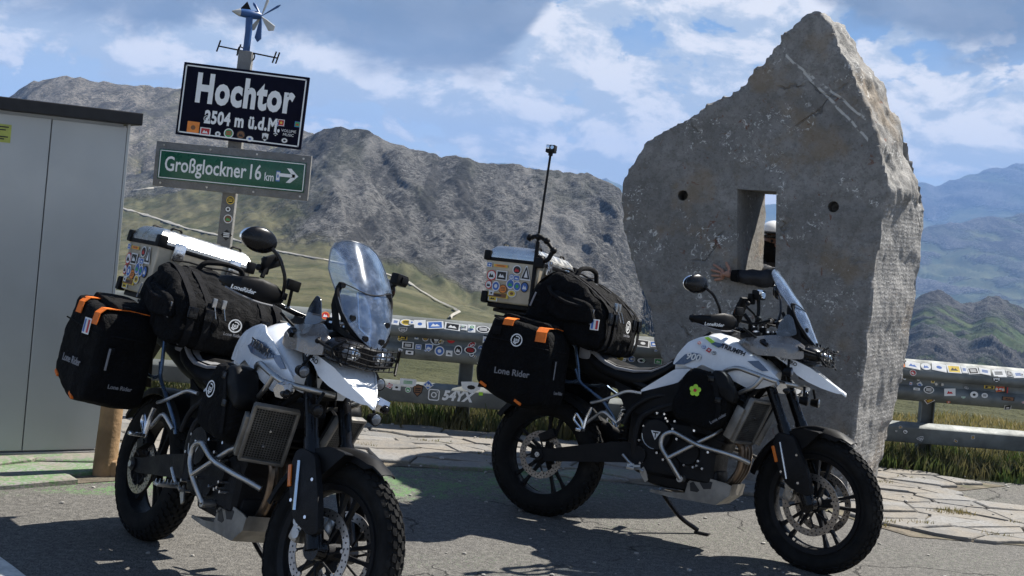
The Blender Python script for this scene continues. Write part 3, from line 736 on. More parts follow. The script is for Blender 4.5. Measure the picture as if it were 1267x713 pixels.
def pebbles():
    rs = random.Random(12); bm = BM()
    for _ in range(520):
        k = rs.random()
        if k < .45: x, y = rs.uniform(-4, 4.5), rs.gauss(8.0, .18)
        elif k < .75: x, y = rs.uniform(-4, 5), rs.uniform(8.9, 9.3)
        else: x, y = rs.uniform(-3, 4), rs.uniform(5.2, 8)
        s = rs.uniform(.003, .012) * (1.6 if rs.random() < .06 else 1)
        q = bmesh.ops.create_icosphere(bm, subdivisions=1, radius=s)
        for v in q['verts']: v.co = Vector((v.co.x * rs.uniform(.8, 1.5) + x, v.co.y * rs.uniform(.8, 1.4) + y, v.co.z * .6 + s * .4 + (.02 if y > 8 else 0)))
    tag(obj('grit', bm, M['concrete'], smooth=0), 'scattered grit and small stones on the paving and asphalt', 'gravel', kind='stuff')
pebbles()
# ------------------------------------------------------------------ stickers
def sticker(parent, M4, shape, w, h, cols, th=.0012):
    """thin print: border colour, inner field, small emblem"""
    key = ('st', shape, round(w, 3), round(h, 3), tuple(cols))
    def mk():
        bm = BM()
        def ring(k, kind):
            if kind == 'round': return [(w / 2 * k * math.cos(2 * PI * i / 20), h / 2 * k * math.sin(2 * PI * i / 20)) for i in range(20)]
            if kind == 'tri': return [(-w / 2 * k, -h / 2 * k), (w / 2 * k, -h / 2 * k), (w * .06 * k, h / 2 * k), (-w * .06 * k, h / 2 * k)]
            if kind == 'shield': return [(-w / 2 * k, h * .42 * k), (0, h / 2 * k), (w / 2 * k, h * .42 * k), (w * .42 * k, -h * .15 * k), (0, -h / 2 * k), (-w * .42 * k, -h * .15 * k)]
            if kind == 'diamond': return [(-w / 2 * k, 0), (0, -h / 2 * k), (w / 2 * k, 0), (0, h / 2 * k)]
            return [(-w / 2 * k, -h / 2 * k), (w / 2 * k, -h / 2 * k), (w / 2 * k, h / 2 * k), (-w / 2 * k, h / 2 * k)]
        def lay(pts, z0, z1, mi):
            A = [bm.verts.new((x, y, z0)) for x, y in pts]; B = [bm.verts.new((x, y, z1)) for x, y in pts]
            bm.faces.new(B).material_index = mi
            for i in range(len(A)): bm.faces.new((A[i], A[(i + 1) % len(A)], B[(i + 1) % len(A)], B[i])).material_index = mi
        lay(ring(1, shape), 0, th, 0); lay(ring(.8, shape), th, th + .0005, 1)
        rs = random.Random(hash((round(w, 3), cols[0], cols[1])) & 255 if False else int(w * 9973 + h * 7919) & 255)
        # emblem: hill shape, bars
        if shape != 'tri':
            q = rs.randint(0, 2)
            if q == 0: lay([(-w * .28, -h * .2), (w * .28, -h * .2), (w * .1, h * .12), (0, -h * .02), (-w * .12, h * .2)], th + .0005, th + .001, 2)
            elif q == 1:
                for k in (-.14, .02, .17): lay([(-w * .27, h * (k - .045)), (w * .27, h * (k - .045)), (w * .27, h * (k + .045)), (-w * .27, h * (k + .045))], th + .0005, th + .001, 2)
            else: lay([(w * .2 * math.cos(i * PI / 4), h * .2 * math.sin(i * PI / 4)) for i in range(8)], th + .0005, th + .001, 2)
        else: lay([(-w * .16, -h * .3), (w * .2, -h * .3), (w * .02, h * .22)], th + .0005, th + .001, 2)
        return bm
    return obj('sticker', mk, [M[c] for c in cols], parent, M4, key=key, smooth=0)

# ------------------------------------------------------------------ guard rail
def rail_path(x): return float(np.interp(x, [-8, -.75, 1.1, 3.2, 4.3, 8], [9.25, 9.45, 9.56, 9.72, 9.8, 10.1]))
def build_rail():
    root = empty('guard_rail', loc=(0, 9.5, 0)); tag(root, 'grey steel guard rail plastered with stickers along the edge of the car park', 'guard rail')
    inv = Matrix.Translation((0, -9.5, 0))
    def sweep(prof, x0, x1, n, jit=0.):
        bm = BM(); rings = []
        for i in range(n + 1):
            x = x0 + (x1 - x0) * i / n; y = rail_path(x)
            rings.append([bm.verts.new((x, y - 9.5 + a, b)) for a, b in prof])
        for A, B in zip(rings, rings[1:]):
            for k in range(len(prof)):
                j = (k + 1) % len(prof); bm.faces.new((A[k], A[j], B[j], B[k]))
        bm.faces.new(rings[0][::-1]); bm.faces.new(rings[-1]); return bm
    Wp = [(0, .835), (-.012, .842), (-.045, .825), (-.095, .765), (-.1, .745), (-.1, .725), (-.092, .71), (-.045, .685), (-.04, .67), (-.04, .655), (-.045, .64), (-.092, .61), (-.1, .592), (-.1, .575), (-.092, .555), (-.05, .525), (-.02, .512), (-.012, .518)]
    back = [(a + .006, b) for a, b in Wp[1:-1]][::-1]
    prof = Wp + [(0, .52)]
    prof = Wp + [(x_ + .007, z_) for x_, z_ in Wp[::-1][1:-1]]
    for a, b in ((-8, .62), (.62, 4.62), (4.62, 8)):
        obj('beam', sweep(prof, a + .003, b - .003, 40), M['galv'], root)
    Bp = [(0, .335), (-.02, .342), (-.085, .318), (-.095, .305), (-.095, .2), (-.085, .185), (0, .18)]
    for a, b in ((-8, -1.38), (-1.38, 2.62), (2.62, 8)):
        obj('lower_beam', sweep(Bp, a + .004, b - .004, 24), M['galv'], root)
    def post():
        bm = BM()
        add_box(bm, (0, .06, .36), (.11, .008, .94)); add_box(bm, (-.051, .03, .36), (.008, .06, .94)); add_box(bm, (.051, .03, .36), (.008, .06, .94))
        add_box(bm, (0, .0, .66), (.12, .035, .26), .004); return bm
    for px in (-230, 130, 0, 576, 868, 1160, 1460):
        p = at(px, 470, 9.6)
        obj('post', post, M['galv'], root, Matrix.Translation((p.x, rail_path(p.x) - 9.5 + .012, 0)), key='railpost')
    def bolt():
        bm = BM(); add_cyl(bm, (0, 0, 0), (0, -.01, 0), .012, n=6); return bm
    for x in np.arange(-3, 6, .5):
        for dx in (0, .05):
            obj('bolt', bolt, M['steel'], root, Matrix.Translation((x + dx, rail_path(x) - 9.5 - .041, .663)), key='railbolt')
    # stickers: upper slope, groove and lower ridge of the W beam
    rs = random.Random(3)
    rnd = [('stickw', 'stickb', 'stickw'), ('stickw', 'sticku', 'stickw'), ('stickw', 'stickr', 'stickw'), ('stickb', 'stickw', 'stickb'), ('stickw', 'sticky', 'stickb'), ('sticku', 'stickw', 'stickr'), ('sticko', 'stickr', 'stickw'), ('stickw', 'stickg', 'stickw'), ('stickw', 'stickn', 'sticky'), ('stickw', 'stickw', 'sticku'), ('stickw', 'stickw', 'stickb')]
    slope = math.atan2(.06, .05)
    def put(x, z, yo, tilt, shape, w, h, cols, rz=0.):
        # tilt: angle of the face from vertical
        y = rail_path(x) - 9.5 + yo; up = Vector((0, math.sin(tilt), math.cos(tilt))); r = Vector((1, .055, 0))
        Mx = basis((x, y, z), r, up) @ Matrix.Rotation(rz, 4, 'Z'); sticker(root, Mx, shape, w, h, cols)
    x = -1.4
    while x < 5.6:   # top slope, nearly covered
        w = rs.uniform(.045, .13); x += w * .55
        if not (1.2 < x < 2.9): put(x, .796 + rs.uniform(-.004, .004), -.0705, .69, rs.choice(['rect', 'rect', 'round', 'rect']), w, rs.uniform(.05, .075), rs.choice([rnd[9], rnd[10], rnd[10], rnd[9], rnd[0], rnd[1], rnd[4], rnd[6], rnd[2]]), rs.uniform(-.15, .15))
        x += w * .52
    def px_put(px, py, shape, wpx, hpx, cols, rz=0., yo=None, tilt=0.):
        p = at(px, py, 9.5)
        for _ in range(3): p = at(px, py, rail_path(p.x) - .08)
        z = p.z
        k = rail_path(p.x) / F
        if z > .70: yo, tilt = (-.1015, 0) if z < .77 else (-.0705, .69)
        elif z > .64: yo, tilt = -.046, 0
        elif z > .55: yo, tilt = -.1015, 0
        elif z > .5: yo, tilt = -.09, -.5
        else: yo, tilt = -.0965, 0
        put(p.x, z, yo, tilt, shape, wpx * k, hpx * k, cols, rz)
    # upper beam, left part
    for a in ((498, 418, 'rect', 11, 6, ('sticky', 'stickb', 'sticky')), (505, 427, 'rect', 14, 8, rnd[0]), (507, 436, 'rect', 12, 6, rnd[3]), (526, 419, 'round', 8, 8, rnd[8]), (539.5, 420.5, 'round', 15, 15, rnd[0]), (515, 418, 'rect', 5, 5, rnd[9]),
              (558, 420, 'round', 11, 11, ('stickr', 'stickr', 'sticky')), (518, 429, 'rect', 7, 6, rnd[1]), (531, 430, 'shield', 10, 10, ('stickw', 'sticku', 'stickw')), (544, 434, 'round', 12, 12, rnd[1]), (556, 437, 'rect', 8, 7, rnd[10]), (567, 433, 'round', 10, 12, rnd[0]),
              (582, 433, 'round', 15, 9, ('stickw', 'stickb', 'stickr')), (517, 404, 'rect', 10, 6, rnd[1]), (584, 405, 'round', 6, 5, rnd[7]), (595, 432, 'round', 8, 8, rnd[1]), (600, 420, 'rect', 5, 8, rnd[9]),
              (770, 444, 'rect', 13, 9, rnd[3]), (782, 445, 'round', 9, 8, rnd[1]), (794, 447, 'round', 12, 8, rnd[3]), (768, 424, 'round', 10, 12, ('stickg', 'stickg', 'stickg')), (815, 448, 'rect', 10, 7, rnd[7]),
              (1121, 469, 'round', 4, 4, rnd[9]), (1138, 470, 'round', 4, 4, rnd[9]), (1156, 473, 'rect', 5, 4, rnd[4]), (1148, 482, 'round', 13, 9, rnd[0]), (1174, 485, 'rect', 14, 9, ('stickw', 'stickw', 'stickr'), .1), (1204, 488, 'round', 10, 8, rnd[10]), (1217, 489, 'round', 8, 6, rnd[10]),
              (1226, 480, 'rect', 13, 4, ('sticky', 'stickb', 'sticky')), (1242, 483, 'rect', 15, 10, ('stickr', 'stickb', 'stickr')), (1246, 493, 'rect', 16, 5, ('stickb', 'stickn', 'stickb')), (1133, 481, 'rect', 8, 3, rnd[10]),
              (505, 473, 'rect', 20, 9, ('stickw', 'stickw', 'stickg')), (491, 479, 'rect', 10, 7, rnd[10]), (517, 483, 'shield', 13, 16, ('stickb', 'stickn', 'stickb')), (530, 476, 'diamond', 13, 12, ('stickw', 'sticku', 'stickw')), (505, 482, 'round', 7, 7, rnd[7]), (583, 479, 'shield', 26, 14, ('stickw', 'stickw', 'stickb')), (595, 487, 'rect', 5, 4, ('lime', 'lime', 'lime'))):
        px_put(*a)
    for _ in range(120):
        xx = rs.uniform(-1.5, 5.6); 
        if 1.25 < xx < 3.0: continue
        w = rs.choice([.025, .03, .035, .045, .055, .07]); h_ = w * rs.uniform(.5, 1.05); z_, yo_, tl_ = rs.choice([(.80, -.071, .69), (.79, -.071, .69), (.742, -.1018, 0), (.665, -.047, 0), (.655, -.047, 0), (.583, -.1018, 0), (.60, -.098, .3), (.53, -.062, -.6), (.30, -.0970, 0), (.27, -.0970, 0), (.23, -.0970, 0)])
        if z_ < .4 and -.75 < xx < .1: continue
        put(xx, z_ + rs.uniform(-.006, .006), yo_, tl_, rs.choice(['rect', 'round', 'round', 'shield', 'diamond', 'rect']), w, min(h_, .055), rs.choice(rnd), rs.gauss(0, .25))
    # painted handle: camera emblem and 54YX
    p = at(563, 485, 9.4); k = 9.4 / F; y = rail_path(p.x) - 9.5 - .0985
    text('lettering', '54YX', .10, M['letter'], root, basis((p.x + .018, y, .262), (1, .055, 0), (0, 0, 1)), .95, .005, shear=.25, space=1.06)
    p = at(537.5, 484, 9.4); y = rail_path(p.x) - 9.5 - .0975
    bm = BM(); s = .044
    def rr(s, r, n=5):
        o = []
        for cx, cy, a0 in ((s - r, s - r, 0), (-s + r, s - r, PI / 2), (-s + r, -s + r, PI), (s - r, -s + r, 1.5 * PI)):
            for i in range(n): a = a0 + i / (n - 1) * PI / 2; o.append((cx + r * math.cos(a), cy + r * math.sin(a)))
        return o
    def annul(A, B, z):
        a = [bm.verts.new((x, y_, z)) for x, y_ in A]; b = [bm.verts.new((x, y_, z)) for x, y_ in B]
        for i in range(len(a)): j = (i + 1) % len(a); bm.faces.new((a[i], a[j], b[j], b[i]))
    annul(rr(s, .018), rr(s - .008, .012), .001)
    cc = lambda r: [(r * math.cos(2 * PI * i / 20), r * math.sin(2 * PI * i / 20)) for i in range(20)]
    annul(cc(.022), cc(.014), .001); bm.faces.new([bm.verts.new((.024 + .005 * math.cos(i * PI / 4), .024 + .005 * math.sin(i * PI / 4), .001)) for i in range(8)])
    obj('painted_emblem', bm, M['letter'], root, basis((p.x, y, .262), (1, .055, 0), (0, 0, 1)), smooth=0)
build_rail()

# ------------------------------------------------------------------ standing stone
STA = math.radians(24)       # the front turns this far to the left
def build_stone():
    n = Vector((-math.sin(STA), -math.cos(STA), .0)); P0 = Vector((1.76, 8.40, 0)); back = -n
    def front(px, py):
        r = ray(px, py); C = Vector((0, 0, CH)); t = (P0 - C).dot(n) / r.dot(n); return C + r * t
    Lp = [(1012, 12), (1000, 16), (985, 26), (966, 52), (943, 82), (918, 108), (885, 128), (857, 143), (830, 156), (809, 168), (788, 192), (771, 219), (768, 248), (775, 300), (790, 342), (801, 378), (815, 430), (824, 455), (836, 500), (850, 560), (862, 612)]
    Rp = [(1018, 16), (1035, 50), (1051, 80), (1066, 118), (1080, 160), (1093, 200), (1103, 235), (1096, 256), (1087, 290), (1080, 320), (1076, 385), (1068, 450), (1061, 508), (1054, 560), (1047, 622)]
    Rs = [(1020, 14), (1046, 38), (1078, 82), (1096, 115), (1112, 150), (1124, 178), (1143, 242), (1144, 262), (1143, 290), (1141, 322), (1135, 362), (1120, 450), (1106, 508), (1093, 560), (1080, 612)]
    fr = [front(*p) for p in Lp[::-1]] + [front(*p) for p in Rp]
    nL = len(Lp); th = .52
    bk = []
    for i, p in enumerate(fr):
        if i < nL: q = p + back * (th + .06 * math.sin(i * 1.3)) + Vector((.02 + .02 * math.sin(i * 2.1), 0, 0))
        else:
            j = i - nL; r = ray(*Rs[j]); dp = fr[i].y + np.interp(j, [0, 3, 6, 14], [.25, .5, .72, .72]); q = Vector((0, 0, CH)) + r * dp
        bk.append(q)
    far = []
    for i, p in enumerate(fr):
        if i < nL: far.append(None)
        else: far.append(bk[i] + back * .05 + Vector((-.12, .12, 0)))
    bm = BM(); A = [bm.verts.new(p) for p in fr]; B = [bm.verts.new(p) for p in bk]; m_ = len(A)
    bm.faces.new(A); bm.faces.new(B[::-1])
    for i in range(m_): j = (i + 1) % m_; bm.faces.new((A[j], A[i], B[i], B[j]))
    bmesh.ops.triangulate(bm, faces=bm.faces); bmesh.ops.recalc_face_normals(bm, faces=bm.faces)
    me = bpy.data.meshes.new('s'); bm.to_mesh(me); bm.free()
    o = bpy.data.objects.new('s', me); COL.objects.link(o)
    rm = o.modifiers.new('r', 'REMESH'); rm.mode = 'VOXEL'; rm.voxel_size = .022
    me = bpy.data.meshes.new_from_object(o.evaluated_get(bpy.context.evaluated_depsgraph_get())); bpy.data.objects.remove(o)
    bm = BM(); bm.from_mesh(me); bm.normal_update()
    ax = Vector((math.sin(STA), math.cos(STA), 0))
    disp = []
    for v in bm.verts:
        N_ = v.normal; p = v.co
        fr_ = max(0, N_.dot(n)); side = 1 - fr_
        d = .018 * mnoise.noise(p * 2.2) + .010 * mnoise.noise(p * 6) + .004 * mnoise.noise(p * 22)
        chip = mnoise.noise(Vector((p.x * 3, p.y * 3, p.z * 5)))
        d = d * .8 + side * (1 if p.z > 2.0 or p.x < 2.2 else .35) * (.045 * chip + .03 * mnoise.noise(p * 11) + .014 * abs(mnoise.noise(p * 28)))
        disp.append(N_ * d)
    for v, d in zip(bm.verts, disp): v.co += d
    bm.to_mesh(me); bm.free()
    o = bpy.data.objects.new('s', me); COL.objects.link(o)
    # window and the two round holes are cut through / into the block
    tools = []
    def cutter(bm):
        bmesh.ops.recalc_face_normals(bm, faces=bm.faces); mm = bpy.data.meshes.new('c'); bm.to_mesh(mm); bm.free(); c = bpy.data.objects.new('c', mm); COL.objects.link(c); tools.append(c)
        b = o.modifiers.new('b', 'BOOLEAN'); b.operation = 'DIFFERENCE'; b.object = c; b.solver = 'EXACT'
    wa = math.radians(31); wd = Vector((math.sin(wa), math.cos(wa), 0))
    cs = [front(912, 234), front(961, 237), front(959, 356), front(912, 349)]
    bm = BM(); a = [bm.verts.new(p - wd * .3) for p in cs]; b = [bm.verts.new(p + wd * 1.2) for p in cs]
    bm.faces.new(a); bm.faces.new(b[::-1])
    for i in range(4): j = (i + 1) % 4; bm.faces.new((a[j], a[i], b[i], b[j]))
    cutter(bm)
    for q in ((845, 242), (1031, 256)):
        p = front(*q); bm = BM(); add_cyl(bm, p - ax * .1, p + ax * .16, .038, n=20); cutter(bm)
    me = bpy.data.meshes.new_from_object(o.evaluated_get(bpy.context.evaluated_depsgraph_get()))
    for c in tools: bpy.data.objects.remove(c)
    bpy.data.objects.remove(o)
    base = Vector((1.95, 8.6, 0))
    me.transform(Matrix.Translation(-base))
    me.polygons.foreach_set('use_smooth', [True] * len(me.polygons)); me.set_sharp_from_angle(angle=math.radians(38))
    # how strongly each point belongs to the tooled right flank
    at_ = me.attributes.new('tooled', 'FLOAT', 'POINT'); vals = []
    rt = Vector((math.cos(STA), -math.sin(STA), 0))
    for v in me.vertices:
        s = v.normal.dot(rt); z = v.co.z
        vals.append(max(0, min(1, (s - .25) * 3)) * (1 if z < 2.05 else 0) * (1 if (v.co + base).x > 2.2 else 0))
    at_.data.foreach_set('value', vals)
    mt = bpy.data.materials.new('grey_green_schist'); mt.use_nodes = True
    N, L, add, m, ramp, noise, mix = nodes_of(mt.node_tree); b = N['Principled BSDF']
    tc = N.new('ShaderNodeTexCoord'); v = tc.outputs['Object']
    n1 = noise(v, 1.6, 7, .62, .3); n2 = noise(v, 14, 7, .7); n3 = noise(v, 70, 4, .7)
    c = mix(ramp(n1, .34, .66), (.165, .158, .145), (.26, .250, .232))
    c = mix(m('MULTIPLY', ramp(n2, .42, .62), .55), c, (.115, .109, .099))
    c = mix(m('MULTIPLY', ramp(noise(v, 55, 5, .75), .52, .64), .55), c, (.085, .08, .072)); c = mix(m('MULTIPLY', ramp(noise(v, 38, 6, .75), .56, .66), .4), c, (.34, .33, .31))
    crk = N.new('ShaderNodeTexVoronoi'); crk.feature = 'DISTANCE_TO_EDGE'; crk.inputs['Scale'].default_value = 1.1
    wq = N.new('ShaderNodeMixRGB'); wq.blend_type = 'LINEAR_LIGHT'; wq.inputs[0].default_value = .35; nq = N.new('ShaderNodeTexNoise'); nq.inputs['Scale'].default_value = 2.2; nq.inputs['Detail'].default_value = 7; L.new(v, nq.inputs['Vector']); L.new(v, wq.inputs[1]); L.new(nq.outputs['Color'], wq.inputs[2]); L.new(wq.outputs[0], crk.inputs['Vector'])
    ck = m('MULTIPLY', ramp(crk.outputs['Distance'], .012, .003), ramp(noise(v, 1.3, 3), .56, .62)); c = mix(m('MULTIPLY', ck, .55), c, (.06, .055, .048))
    # ochre stains, rust spots
    c = mix(m('MULTIPLY', ramp(noise(v, 2.1, 5, .6), .53, .66), .5), c, (.22, .155, .085))
    c = mix(m('MULTIPLY', ramp(noise(v, 12, 6, .7, .8), .63, .67), .8), c, (.14, .055, .03))
    # lichen flecks in loose drifts, pale
    dr = ramp(noise(v, 2.6, 5, .6, .6), .53, .60)
    fl = ramp(noise(v, 26, 5, .72, 1.2), .575, .60)
    c = mix(m('MULTIPLY', m('MULTIPLY', dr, fl), .85), c, (.62, .61, .57))
    # two pale quartz veins near the top right, slanting down
    s = N.new('ShaderNodeSeparateXYZ'); L.new(v, s.inputs[0])
    for (a, b2) in (((972, 70), (1072, 148)), ((994, 90), (1074, 172))):
        A = front(*a) - base; B_ = front(*b2) - base
        wob = m('MULTIPLY', m('SUBTRACT', noise(v, 3.5, 4), .5), .10)
        k = (B_.z - A.z) / (B_.x - A.x)
        line = m('ABSOLUTE', m('ADD', m('SUBTRACT', m('SUBTRACT', s.outputs[2], A.z), m('MULTIPLY', m('SUBTRACT', s.outputs[0], A.x), k)), wob))
        on = m('MULTIPLY', ramp(line, .014, .007), m('MULTIPLY', m('GREATER_THAN', s.outputs[0], A.x), m('LESS_THAN', s.outputs[0], B_.x)))
        on = m('MULTIPLY', on, ramp(noise(v, 18, 3), .4, .5)); c = mix(m('MULTIPLY', on, .75), c, (.60, .58, .53))
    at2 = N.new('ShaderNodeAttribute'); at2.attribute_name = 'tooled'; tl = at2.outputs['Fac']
    # rows of tool marks
    mp = N.new('ShaderNodeMapping'); mp.inputs['Scale'].default_value = (1.5, 1.5, 26); L.new(v, mp.inputs[0])
    wv = N.new('ShaderNodeTexWave'); wv.bands_direction = 'Z'; wv.inputs['Scale'].default_value = 9.5; wv.inputs['Distortion'].default_value = 5.5; wv.inputs['Detail'].default_value = 4; wv.inputs['Detail Scale'].default_value = 3; L.new(v, wv.inputs['Vector'])
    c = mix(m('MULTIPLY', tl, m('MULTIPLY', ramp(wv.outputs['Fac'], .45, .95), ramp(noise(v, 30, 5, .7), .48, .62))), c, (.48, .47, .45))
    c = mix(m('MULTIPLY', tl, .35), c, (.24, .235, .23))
    L.new(c, b.inputs['Base Color']); b.inputs['Roughness'].default_value = .8
    bp = N.new('ShaderNodeBump'); bp.inputs['Strength'].default_value = .85; bp.inputs['Distance'].default_value = .02
    hgt = m('ADD', m('ADD', m('SUBTRACT', m('MULTIPLY', n2, .8), m('MULTIPLY', ck, 1.2)), m('MULTIPLY', n3, .35)), m('MULTIPLY', m('MULTIPLY', tl, wv.outputs['Fac']), .10))
    L.new(hgt, bp.inputs['Height']); L.new(bp.outputs[0], b.inputs['Normal'])
    me.materials.clear()
    so_ = link('standing_stone', me, mt); so_.location = base
    tag(so_, 'tall pointed slab of grey rock with a small rectangular window and two drilled holes', 'standing stone')
    return front, wd, n
front, WD, SN = build_stone()

# ------------------------------------------------------------------ person behind the stone, arm through the window
def skin(name, pts, edges, radii, mat, parent=None, sub=2, root=0):
    me = bpy.data.meshes.new(name); me.from_pydata([tuple(p) for p in pts], edges, []); me.update()
    o = bpy.data.objects.new(name, me); COL.objects.link(o)
    o.modifiers.new('s', 'SKIN'); sv = me.skin_vertices[0].data
    for i, r in enumerate(radii): sv[i].radius = (r, r) if not isinstance(r, tuple) else r; sv[i].use_root = (i == root)
    sb = o.modifiers.new('u', 'SUBSURF'); sb.levels = sub; sb.render_levels = sub
    m2 = bpy.data.meshes.new_from_object(o.evaluated_get(bpy.context.evaluated_depsgraph_get())); bpy.data.objects.remove(o)
    m2.polygons.foreach_set('use_smooth', [True] * len(m2.polygons)); m2.materials.clear()
    return link(name, m2, mat, parent)
def build_person():
    hd = at(957, 297, 9.42); X, Y = hd.x, hd.y
    root = empty('person', loc=(X, Y, 0)); tag(root, 'person in white helmet and black jacket reaching an arm through the window of the stone', 'person')
    g = lambda x, y, z: (x, y, z)
    sh = 1.42
    # hand rests on the front of the stone left of the window; arm passes over the sill
    wr = front(909, 341) - Vector((X, Y, 0)) + SN * .055; el = front(950, 346) - Vector((X, Y, 0)) + SN * .02
    P = [g(0, 0, .95), g(0, 0, 1.15), g(0, -.01, 1.36), g(0, -.01, 1.47), g(0, -.01, 1.55),       # pelvis..neck
         g(-.12, -.02, 1.43), tuple(el + WD * .30 + Vector((-.02, 0, .0))), tuple(el + WD * .02), tuple(wr + Vector((.012, 0, 0))),
         g(.18, 0, 1.42), g(.25, .02, 1.15), g(.20, -.10, .95),
         g(-.10, 0, .90), g(-.12, 0, .50), g(-.12, .03, .10), g(-.12, -.10, .05),
         g(.10, 0, .90), g(.13, 0, .50), g(.14, .03, .10), g(.14, -.10, .05)]
    E_ = [(0, 1), (1, 2), (2, 3), (3, 4), (2, 5), (5, 6), (6, 7), (7, 8), (2, 9), (9, 10), (10, 11), (0, 12), (12, 13), (13, 14), (14, 15), (0, 16), (16, 17), (17, 18), (18, 19)]
    R = [(.16, .12), (.15, .11), (.17, .12), (.09, .08), .06, .085, .075, .068, .050, .075, .055, .045, .095, .07, .055, .05, .095, .07, .055, .05]
    jk = skin('jacket_and_body', P, E_, R, M['jacket'], root, 3)
    for v in jk.data.vertices: v.co += v.normal * (.012 * mnoise.noise(v.co * 16) + .006 * mnoise.noise(v.co * 38))
    # head inside the helmet: face with eyes, nose and mouth facing the camera
    c = Vector((0, -.01, 1.665))
    bm = BM(); add_sphere(bm, c, .095, (.85, 1, 1.2), 20, 16); add_sphere(bm, c + Vector((0, -.10, -.01)), .018, (.7, 1, 1.3)); 
    add_box(bm, c + Vector((0, -.083, -.055)), (.045, .02, .010), .004)
    obj('head', bm, M['face'], root, smooth=60)
    for s in (-1, 1): obj('eye', add_sphere(BM(), c + Vector((s * .032, -.086, .018)), .012), M['gloss'], root)
    # helmet shell: sphere with the face opening removed
    bm = BM(); bmesh.ops.create_uvsphere(bm, u_segments=32, v_segments=22, radius=1)
    dl = [f for f in bm.faces if f.calc_center_median().y < -.45 and -.62 < f.calc_center_median().z < .38 and abs(f.calc_center_median().x) < .72]
    bmesh.ops.delete(bm, geom=dl, context='FACES')
    dl = [f for f in bm.faces if f.calc_center_median().z < .10]; bmesh.ops.delete(bm, geom=dl, context='FACES')
    for v in bm.verts: v.co = Vector((v.co.x * .130, v.co.y * .155, v.co.z * .150)) + c + Vector((0, .005, .03))
    bmesh.ops.recalc_face_normals(bm, faces=bm.faces); bmesh.ops.solidify(bm, geom=list(bm.faces), thickness=.014)
    obj('helmet', bm, M['helmet'], root, smooth=60)
    bm = BM(); add_sphere(bm, c + Vector((0, .012, -.055)), 1, (.118, .128, .105), 22, 14)
    obj('chin_guard', bm, M['fabric'], root, smooth=60)
    bm = BM(); add_tube(bm, [c + Vector((.125 * math.sin(a), -.148 * math.cos(a) + .003, .052)) for a in np.linspace(-1.3, 1.3, 14)], .012, 8, 0)
    add_tube(bm, [c + Vector((.123 * math.sin(a), -.150 * math.cos(a), .078)) for a in np.linspace(-1.3, 1.3, 14)], .009, 8, 0)
    obj('visor', bm, M['gloss'], root)
    # hand: palm and five fingers spread on the rock
    wv = Vector(wr); rt = Vector((-math.cos(STA), math.sin(STA), 0)); up = Vector((0, 0, 1))
    out = SN * .004
    def h(a, b, c_=0): return tuple(wv + rt * a + up * b + SN * c_)
    pts = [h(0, 0, -.0), h(.045, .004, -.02), h(.075, .004, -.028)]; ed = [(0, 1), (1, 2)]; rad = [(.024, .03), (.03, .018), (.030, .014)]
    spec = [((.085, .030), (.130, .052), (.158, .064)), ((.090, .010), (.140, .020), (.172, .024)), ((.088, -.012), (.134, -.014), (.164, -.016)), ((.080, -.030), (.118, -.040), (.140, -.046)), ]
    for f in spec:
        b0 = len(pts)
        for k, (a, b) in enumerate(f): pts.append(h(a, b, -.034 + (-.006 * k if k else .0) + (.006 if k == 1 else 0))); rad.append((.010, .0095, .0085)[k])
        ed += [(2, b0), (b0, b0 + 1), (b0 + 1, b0 + 2)]
    b0 = len(pts)
    for k, (a, b) in enumerate(((.030, .038), (.052, .068), (.062, .092))): pts.append(h(a, b, -.022)); rad.append((.013, .011, .009)[k])
    ed += [(1, b0), (b0, b0 + 1), (b0 + 1, b0 + 2)]
    skin('hand', pts, ed, rad, M['skin'], root, 2, 1)
    bm = BM(); add_cyl(bm, wv - rt * .04 + SN * 0, wv + rt * .008, .046, .038, 16); obj('cuff', bm, M['fabric'], root)
    bm = BM(); add_loft(bm, [sec(0, 0, .1, .1)] * 2) if False else None; bm.free() if bm.is_valid else None
build_person()

# ------------------------------------------------------------------ grey cabinet at the left, timber post, signpost
def build_cabinet():
    co = Vector((-2.378, 7.39, 0)); d = Vector((-.85, -.52, 0)).normalized(); bk = Vector((-d.y, d.x, 0)) * -1   # away from the camera
    if bk.y < 0: bk = -bk
    Mx = basis(co, -d, (0, 0, 1)); Mx = Matrix(((-d.x, bk.x, 0, co.x), (-d.y, bk.y, 0, co.y), (0, 0, 1, 0), (0, 0, 0, 1)))
    root = empty('electrical_cabinet', Mx); tag(root, 'tall grey metal cabinet with a black roof edge at the left of the photo', 'cabinet')
    H = 2.04; ws = (.44, .86, .86)
    obj('plinth', box((-1.1, .45, .015), (2.2, .9, .05), .004), M['concrete'], root, smooth=0)
    obj('cabinet_body', box((-1.1, .46, .04 + H / 2 - .02), (2.16, .84, H - .04)), M['shed'], root, smooth=0)
    x = 0.
    for w in ws:
        obj('door_panel', box((x - w / 2, .025, .045 + (H - .06) / 2), (w - .006, .03, H - .07), .004), M['shed'], root, smooth=0); x -= w
    obj('corner_trim', box((.008, .03, .04 + H / 2 - .015), (.018, .045, H - .05), .003), M['shed'], root, smooth=0)
    obj('roof_cap', box((-1.08, .44, H + .035), (2.3, 1.0, .075), .006), M['roofcap'], root, smooth=0)
    st = obj('warning_label', box((-.74, .008, 1.905), (.16, .003, .105)), material('yellow_label', (.42, .45, .09), .5, dirt=.2), root)
    for zz, ww in ((1.942, .13), (1.925, .10), (1.905, .02), (1.885, .13), (1.872, .09)): obj('label_print', box((-.74, .0055, zz), (ww, .002, .007)), M['letterblack'], st.parent, smooth=0)
build_cabinet()

